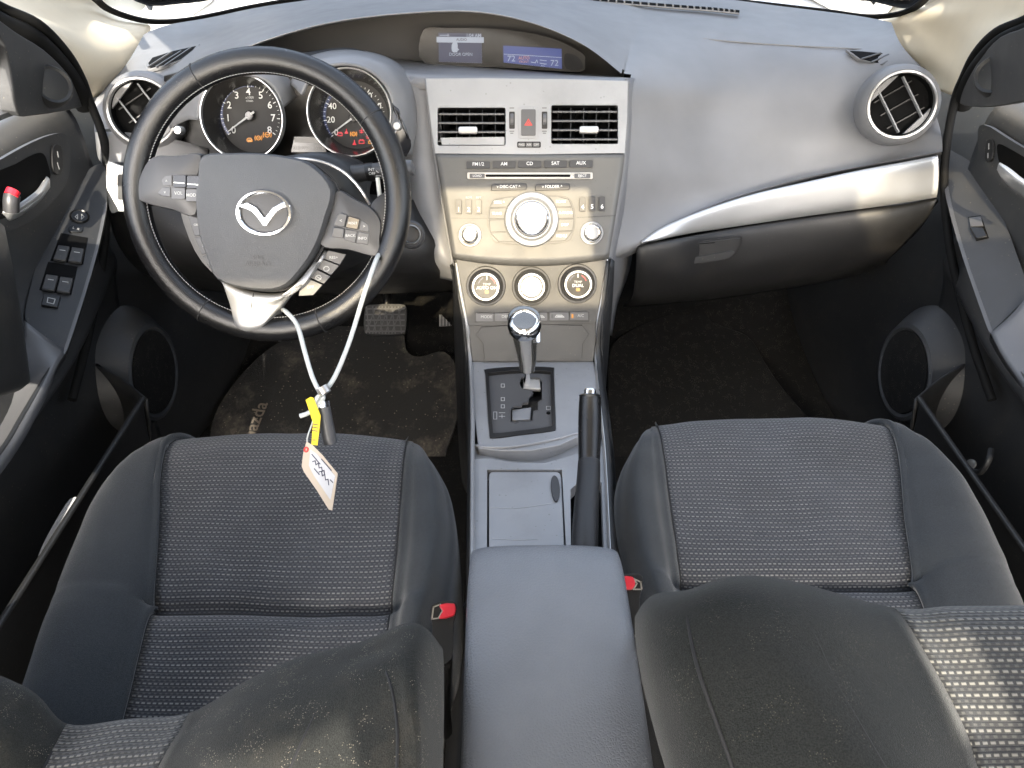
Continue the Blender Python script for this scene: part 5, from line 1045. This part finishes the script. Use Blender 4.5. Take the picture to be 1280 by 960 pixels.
# ================================================================== doors
def door(mx, lab, feats):
    root = empty('front_door', (mx*.72, .5, .1), lab, 'door', 'front doors')
    ys = (1.16, 1.10, 1.0, .9, .78, .6, .4, .1, -.5)
    def sec(y):
        k = max(0., min(1., (1.17-y)/.32)); k2 = max(0., min(1., (1.16-y)/.10)); zt = .705+.01*max(0, 1-y)
        A = .055*k**.8
        return [V((mx*.80, y, zt-.02)), V((mx*.755, y+.035, zt+.002)), V((mx*.728, y+.045, zt-.004)), V((mx*.708, y+.045, zt-.03)), V((mx*.700, y+.035, .60)), V((mx*.700, y+.02, .53)), V((mx*(.700-A*.35), y, .497)), V((mx*(.698-A), y, .470-.02*k)), V((mx*(.697-A), y, .450-.02*k)), V((mx*(.705-A*.2), y, .42)), V((mx*.715, y, .36)), V((mx*.712, y, .30)), V((mx*.715, y-.01, .12)), V((mx*.71, y-.03, .02))]
    upper = [sec(y)[:7] for y in ys]; lower = [sec(y)[6:] for y in ys]
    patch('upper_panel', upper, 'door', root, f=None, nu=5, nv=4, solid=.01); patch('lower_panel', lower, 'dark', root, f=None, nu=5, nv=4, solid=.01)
    # map pocket with raised rim
    pk = patch('map_pocket', [[V((mx*.605, y, .315)), V((mx*.612, y, .30)), V((mx*.635, y, .16)), V((mx*.67, y-.01, .03))] for y in (.955, .93, .8, .6, .3, -.1)], 'dark', root, f=None, solid=.006)
    tube('rim', [V((mx*.607, y, .318)) for y in (.955, .9, .8, .6, .3, -.1)], .0036, 'dark', pk, n=8)
    patch('pocket_end', [[V((mx*.605, .955, .315)), V((mx*.66, 1.0, .32)), V((mx*.712, 1.03, .33))], [V((mx*.635, .955, .16)), V((mx*.68, 1.0, .16)), V((mx*.712, 1.03, .16))], [V((mx*.67, .945, .03)), V((mx*.69, .99, .03)), V((mx*.71, 1.02, .03))]], 'dark', pk, f=None)
    # speaker pod
    c = V((mx*.662, 1.105, .262)); ax_ = V((-mx*.93, -.36, .06)).normalized(); q = .083
    sp_ = lathe('speaker_pod', c, ax_, [(q*1.5, -.065), (q*1.30, -.03), (q*1.12, -.006), (q*1.08, .001), (q*1.0, .004), (q*.94, .001), (q*.92, -.002), (q*.5, .001), (0, .002)], 'door', root, n=56)
    lathe('speaker_grille', c, ax_, [(q*.93, .0015), (q*.90, .0035), (q*.5, .0065), (0, .0075)], 'carpet', sp_, n=48)
    feats(root); return root
def doorframe(root, pts): tube('window_frame', [PD(*p) for p in pts], .013, 'seal', root, n=12)
def XP(x): return Plane((x, 0, 0), (-1 if x > 0 else 1, 0, 0))
def left_feats(root):
    doorframe(root, [(-60, -10, .92), (0, 28, .99), (40, 46, 1.04), (74, 78, 1.12), (97, 112, 1.18), (106, 134, 1.21)])
    # mirror sail with tweeter
    sp_ = frame3(PD(0, 45, .92), PD(105, 125, 1.20), PD(20, 150, .98)); sp_.o = sp_.o
    plate('sail_panel', s2([(-60, -20), (-20, 10), (20, 40), (55, 62), (85, 92), (104, 122), (103, 134), (40, 145), (22, 140), (14, 90), (0, 45), (-40, 20)], 3), sp_, -.02, 0, 'door', root, bev=.002)
    plate('window_frame', [(-60, 30), (0, 52), (14, 90), (24, 142), (-2, 152), (-60, 170)], sp_, -.03, -.012, 'btn2', root, holes=[[(-50, 55), (-4, 78), (6, 100), (16, 138), (-4, 146), (-50, 160)]], bev=.001)
    tw = PD(66, 106, 1.06); lathe('tweeter', tw, (.75, -.55, .35), [(.028, -.02), (.027, -.002), (.024, .003), (.020, .001), (.01, .003), (0, .004)], 'dark', root, n=40)
    # belt line shoulder lines
    A = XP(-.698); B = frame3(PX(8, 235, -.697), PX(80, 170, -.697), PX(60, 265, -.695)); B.o = B.o+B.n*.004
    plate('handle_bezel', s2([(-40, 225), (0, 200), (40, 178), (70, 167), (84, 170), (88, 190), (85, 222), (70, 248), (45, 272), (20, 286), (0, 290), (-40, 300)], 4), B, -.004, .0025, 'door', root, bev=.0015)
    rc = plate('handle_recess', s2([(-10, 222), (20, 205), (42, 193), (54, 192), (60, 205), (62, 226), (40, 252), (12, 270), (-12, 272)], 3), B, .0026, .0034, 'void', root)
    hn = patch('door_handle', [[(2, 272, 1.0), (4, 264, .99), (8, 258, 1.0)], [(14, 276, 1.01), (18, 265, .995), (20, 258, 1.0)], [(32, 266, 1.03), (36, 254, 1.01), (34, 247, 1.02)], [(50, 252, 1.05), (53, 240, 1.035), (50, 234, 1.045)], [(63, 234, 1.08), (62, 224, 1.075), (58, 220, 1.08)]], 'silver', root, f=PD, solid=.008); 
    lk = empty('lock_knob', V(PD(16, 250, 1.05))-origin(root), None, None); lk.parent = root
    tube('knob', [PD(14, 264, .995), PD(14, 252, .99), PD(15, 244, .99)], .0095, 'btn', lk, n=16); tube('red_mark', [PD(14, 244, .985), PD(17, 238, .987)], .0082, 'red', lk, n=16)
    sw_ = plate('lock_switch', s2([(67, 184), (73, 181), (78, 186), (79, 210), (75, 218), (69, 216), (66, 204)], 3), B, .0025, .0065, 'black', root, bev=.0015); strokes('key_icon', [[(72, 190), (73, 196)], [(72, 204), (74, 211)]], B, 1.6, 'paint', sw_, off=.0067)
    # switch pod on the armrest
    W_ = frame3(PX(124, 215, -.690), PX(82, 432, -.634), PX(36, 398, -.685)); W_.o = W_.o+W_.n*.006
    sp2 = plate('switch_panel', s2([(128, 205), (133, 225), (133, 262), (122, 315), (103, 380), (88, 425), (82, 436), (72, 432), (50, 416), (32, 400), (34, 375), (48, 320), (60, 290), (80, 248), (105, 216)], 4), W_, -.012, .0, 'dark', root, bev=.0015)
    plate('edge_line', s2([(133, 262), (122, 315), (103, 380), (84, 437), (80, 436), (101, 372), (119, 310), (131, 255)], 2), W_, .0, .0012, 'btn2', sp2)
    lathe('mirror_dial', W_.hit(99.5, 271, 0), W_.n, [(.0135, 0), (.0135, .002), (.0120, .0035), (.0105, .002), (0, .0018)], 'black', sp2, n=36); strokes('dial_mark', [[(94, 271), (97, 268), (97, 274), (94, 271)], [(105, 271), (102, 268), (102, 274), (105, 271)]], W_, .9, 'paint', sp2, off=.0024)
    plate('mirror_switch', rr(85.5, 281, 104, 290, 4), W_, 0, .002, 'black', sp2, bev=.0006); text('L  R', 95, 285.5, 3.5, W_, 'paint', sp2, off=.0022)
    for (q, y0) in (([(76, 291), (110, 297), (104, 330), (63, 325)], 0), ([(60, 327), (97, 333), (89, 368), (49, 362)], 1)):
        w0 = plate('window_switch_well', q, W_, 0, .0012, 'void', sp2, bev=.0004)
        (x0, ya), (x1, yb), (x2, yc), (x3, yd) = q; mxx = lambda a, b_, t: (a[0]+(b_[0]-a[0])*t, a[1]+(b_[1]-a[1])*t)
        for t0, t1 in ((.06, .46), (.52, .94)):
            a1, a2 = mxx(q[0], q[1], t0), mxx(q[0], q[1], t1); b1, b2 = mxx(q[3], q[2], t0), mxx(q[3], q[2], t1)
            sp3 = plate('window_switch', [mxx(a1, b1, .42), mxx(a2, b2, .42), mxx(a2, b2, .95), mxx(a1, b1, .95)], W_, .001, .0065, 'door', w0, bev=.0015)
            strokes('switch_mark', [[mxx(mxx(a1, b1, .6), mxx(a2, b2, .6), .3), mxx(mxx(a1, b1, .6), mxx(a2, b2, .6), .7)]], W_, 1, 'paint', sp3, off=.0067)
    b_ = plate('lock_button', [(55, 367), (76, 370), (72, 384), (51, 381)], W_, 0, .004, 'black', sp2, bev=.001); strokes('lock_icon', [[(60, 372), (69, 374), (67, 380), (59, 378), (60, 372)]], W_, .9, 'paint', b_, off=.0042)
    # pull strap at the rear edge of the panel and lower armrest ledge
    patch('armrest_ledge', [[(30, 400, -.672), (56, 420, -.648), (84, 438, -.628)], [(28, 440, -.665), (45, 455, -.645), (62, 470, -.620)], [(10, 500, -.66), (22, 510, -.64), (32, 520, -.615)], [(-20, 560, -.65), (-6, 570, -.62), (4, 566, -.61)], [(-80, 640, -.64), (-70, 650, -.61), (-60, 640, -.60)]], 'btn2', root, f=PX, solid=.012)
    patch('ledge_underside', [[(84, 438, -.629), (84, 446, -.65)], [(62, 470, -.621), (64, 480, -.65)], [(32, 520, -.616), (34, 530, -.65)], [(4, 566, -.611), (6, 578, -.65)], [(-60, 640, -.601), (-56, 655, -.65)]], 'dark', root, f=PX, solid=.006)
    st_ = patch('pull_handle', [[(-60, 240, -.60), (-30, 258, -.585), (2, 280, -.60), (6, 286, -.62), (7, 290, -.70)], [(-60, 330, -.575), (-25, 335, -.56), (14, 345, -.575), (19, 350, -.60), (19, 352, -.70)], [(-60, 410, -.57), (-22, 410, -.555), (24, 410, -.57), (29, 413, -.60), (29, 415, -.70)], [(-60, 480, -.585), (-20, 490, -.57), (24, 478, -.585), (37, 472, -.61), (36, 470, -.70)], [(-60, 490, -.62), (-15, 497, -.61), (20, 490, -.62), (34, 480, -.64), (33, 478, -.70)]], 'dark', root, f=PX, solid=.012)
def right_feats(root):
    doorframe(root, [(1340, 20, .92), (1284, 40, .99), (1250, 56, 1.04), (1225, 82, 1.12), (1208, 112, 1.18), (1204, 132, 1.21)])
    sp_ = frame3(PD(1280, 45, .92), PD(1196, 125, 1.20), PD(1262, 145, .98))
    plate('sail_panel', s2([(1340, -20), (1300, 15), (1280, 34), (1250, 46), (1226, 72), (1208, 102), (1200, 124), (1204, 132), (1240, 134), (1290, 124), (1340, 110), (1345, 60)], 3), sp_, -.02, 0, 'door', root, bev=.002)
    tw = PD(1243, 93, 1.04); lathe('tweeter', tw, (-.75, -.55, .35), [(.028, -.02), (.027, -.002), (.024, .003), (.020, .001), (.01, .003), (0, .004)], 'dark', root, n=40)
    B = frame3(PX(1270, 235, .697), PX(1225, 170, .697), PX(1240, 240, .695)); B.o = B.o+B.n*.004
    plate('handle_bezel', s2([(1340, 215), (1280, 185), (1252, 168), (1236, 158), (1225, 157), (1222, 170), (1226, 196), (1240, 218), (1262, 238), (1290, 256), (1340, 280)], 4), B, -.004, .0025, 'door', root, bev=.0015)
    plate('handle_recess', s2([(1300, 215), (1285, 200), (1262, 186), (1249, 180), (1246, 186), (1250, 206), (1262, 226), (1285, 244), (1305, 250)], 3), B, .0026, .0034, 'void', root)
    patch('door_handle', [[(1246, 212, 1.10), (1248, 205, 1.10), (1250, 203, 1.105)], [(1254, 226, 1.07), (1258, 214, 1.06), (1262, 210, 1.07)], [(1270, 240, 1.045), (1276, 228, 1.025), (1280, 224, 1.035)], [(1290, 252, 1.02), (1298, 240, 1.0), (1300, 236, 1.01)], [(1320, 266, 1.0), (1325, 254, .98), (1328, 250, .99)]], 'silver', root, f=PD, solid=.008)
    sw_ = plate('lock_switch', s2([(1233, 176), (1238, 174), (1241, 180), (1240, 196), (1236, 202), (1231, 200), (1231, 186)], 3), B, .0025, .0065, 'black', root, bev=.0015); strokes('key_icon', [[(1236, 180), (1236, 186)], [(1235, 192), (1235, 197)]], B, 1.6, 'paint', sw_, off=.0067)
    W_ = frame3(PX(1186, 205, .690), PX(1240, 416, .634), PX(1282, 370, .68)); W_.o = W_.o+W_.n*.006
    sp2 = plate('switch_panel', s2([(1184, 190), (1196, 192), (1212, 202), (1230, 222), (1250, 262), (1268, 310), (1285, 365), (1270, 385), (1240, 414), (1236, 415), (1226, 388), (1206, 330), (1188, 270), (1180, 230)], 4), W_, -.012, .0, 'panel' if False else 'door', root, bev=.0015)
    plate('edge_line', s2([(1180, 230), (1188, 270), (1206, 330), (1232, 404), (1237, 414), (1240, 412), (1212, 334), (1193, 270), (1184, 228)], 2), W_, .0, .0012, 'btn2', sp2)
    w0 = plate('window_switch_well', [(1210, 271), (1226, 269), (1236, 297), (1220, 301)], W_, 0, .0012, 'void', sp2, bev=.0004)
    plate('window_switch', [(1211, 283), (1229, 284), (1234, 295), (1220, 298)], W_, .001, .0055, 'black', w0, bev=.0015); plate('window_switch_top', [(1211, 272), (1226, 270), (1229, 282), (1213, 283)], W_, .001, .003, 'btn2', w0, bev=.0005)
    patch('armrest_ledge', [[(1238, 416, .628), (1262, 395, .650), (1288, 366, .672)], [(1250, 438, .624), (1275, 430, .645), (1296, 420, .668)], [(1268, 464, .62), (1295, 462, .64), (1310, 460, .665)], [(1300, 500, .615), (1325, 500, .64), (1340, 500, .66)], [(1350, 560, .61), (1370, 560, .63), (1390, 560, .655)]], 'ledge', root, f=PX, solid=.012)
    patch('ledge_underside', [[(1238, 416, .629), (1236, 424, .65)], [(1250, 438, .625), (1248, 448, .65)], [(1268, 464, .621), (1266, 476, .65)], [(1300, 500, .616), (1298, 512, .65)], [(1350, 560, .611), (1346, 572, .65)]], 'dark', root, f=PX, solid=.006)
    tube('pull_strap', [PX(1213, 588, .64), PX(1226, 590, .63), PX(1236, 575, .63), PX(1239, 562, .64)], .004, 'dark', root, n=8)
    lathe('screw_cover', PX(1215, 580, .645), (-1, -.3, .4), [(.007, 0), (.007, .003), (0, .005)], 'ring', root, n=20)
doorL = door(-1, 'driver door with red marked lock knob and four window switches', left_feats)
doorR = door(1, 'passenger door with a single window switch and silver handle', right_feats)
pp_ = frame3(PX(52, 694, -.668), PX(92, 624, -.668), PX(70, 690, -.640)); pp_ = frame3(PX(48, 696, -.632), PX(88, 622, -.632), PX(100, 624, -.612))
o = plate('paper_sheet', s2([(48, 694), (60, 668), (76, 640), (88, 623), (98, 622), (99, 628), (84, 652), (66, 678), (54, 694)], 2), pp_, -.001, 0, 'wpaper'); tag(o, 'white paper sheet tucked in the driver door pocket', 'paper')
# ================================================================== cable loop and tags on the steering wheel
cl = tube('cable_loop', [WP.hit(352, 386, -.02), PD(360, 392, .965), PD(372, 408, .95), PD(381, 440, .94), PD(390, 470, .93), PD(399, 489, .925), PD(404, 497, .924), PD(398, 505, .922), PD(386, 516, .92), PD(375, 520, .92)], .0029, 'cable', None, n=12)
tag(cl, 'white coated cable hanging left of the twin strand, from the silver spoke', 'cable')
cl.name = 'cable_loop'
c2 = tube('strand', [WP.hit(472, 222, -.03), WP.hit(480, 300, -.03), PD(470, 325, .985), PD(456, 365, .965), PD(443, 408, .95), PD(432, 440, .94), PD(418, 472, .93), PD(405, 490, .922), PD(396, 498, .92), PD(392, 508, .92)], .0029, 'cable', cl, n=12)
tube('ferrule', [PD(402, 484, .918), PD(407, 492, .918)], .0075, 'ring', cl, n=14); tube('thin_loop', [PD(404, 500, .92), PD(396, 512, .918), PD(390, 530, .918), PD(384, 548, .918), PD(386, 560, .917)], .0010, 'cable', cl, n=8)
tag(cl, 'white coated cable looped through the steering wheel, ends joined above the tags', 'cable')
o = tube('metal_tube', [PD(403, 505, .93), PD(408, 530, .935), PD(413, 554, .94)], .0085, 'btn2', None, n=20, sub=3); tag(o, 'dark grey metal tube hanging from the cable beside the yellow tag', 'tube')
tube('end_ring', [PD(402.6, 501, .929), PD(403.4, 508, .930)], .0092, 'chrome', o, n=20)
YP = Plane(PD(393, 525, .915), (.15, -.75, .6))
o = plate('yellow_tag', [(382, 500), (388, 496), (392, 497), (401, 520), (399, 540), (397, 557), (389, 556), (391, 528)], YP, -.001, .0005, 'yellow', None, bev=.0003); tag(o, 'yellow plastic tag hanging from the white cable', 'tag')
strokes('print', [[(391, 530), (397, 531)], [(391, 534), (397, 535)], [(390.5, 538), (396.5, 539)], [(391, 550), (394, 550)]], YP, .9, 'ink', o, off=.0007)
TP = Plane(PD(400, 595, .90), (-.35, -.62, .70))
o = plate('paper_tag', [(377, 583), (379, 566), (383, 552), (390, 556), (403, 569), (422, 592), (415, 638), (411, 637), (396, 613), (380, 590)], TP, -.0008, 0, 'paper', None); tag(o, 'cream paper tag with handwriting hanging lowest from the cable', 'paper tag')
plate('label_face', [(388, 562), (396, 567), (419, 595), (413, 625), (392, 594), (386, 582)], TP, 0, .0004, 'wpaper', o)
strokes('handwriting', [[(390, 568), (400, 580)], [(402, 574), (414, 588)], [(391, 577), (394, 576), (395, 581), (398, 579), (399, 585), (402, 584), (403, 589), (405, 588), (406, 594)], [(399, 590), (402, 589), (403, 595), (406, 593), (407, 600), (410, 599), (411, 606)], [(413, 600), (416, 603)], [(393, 586), (399, 593)]], TP, 1.1, 'ink', o, off=.0006)
lathe('eyelet', TP.hit(383, 562), TP.n, [(.0035, -.0005), (.0035, .001), (.0015, .0012), (.0015, -.0002)], 'dred', o, n=20)
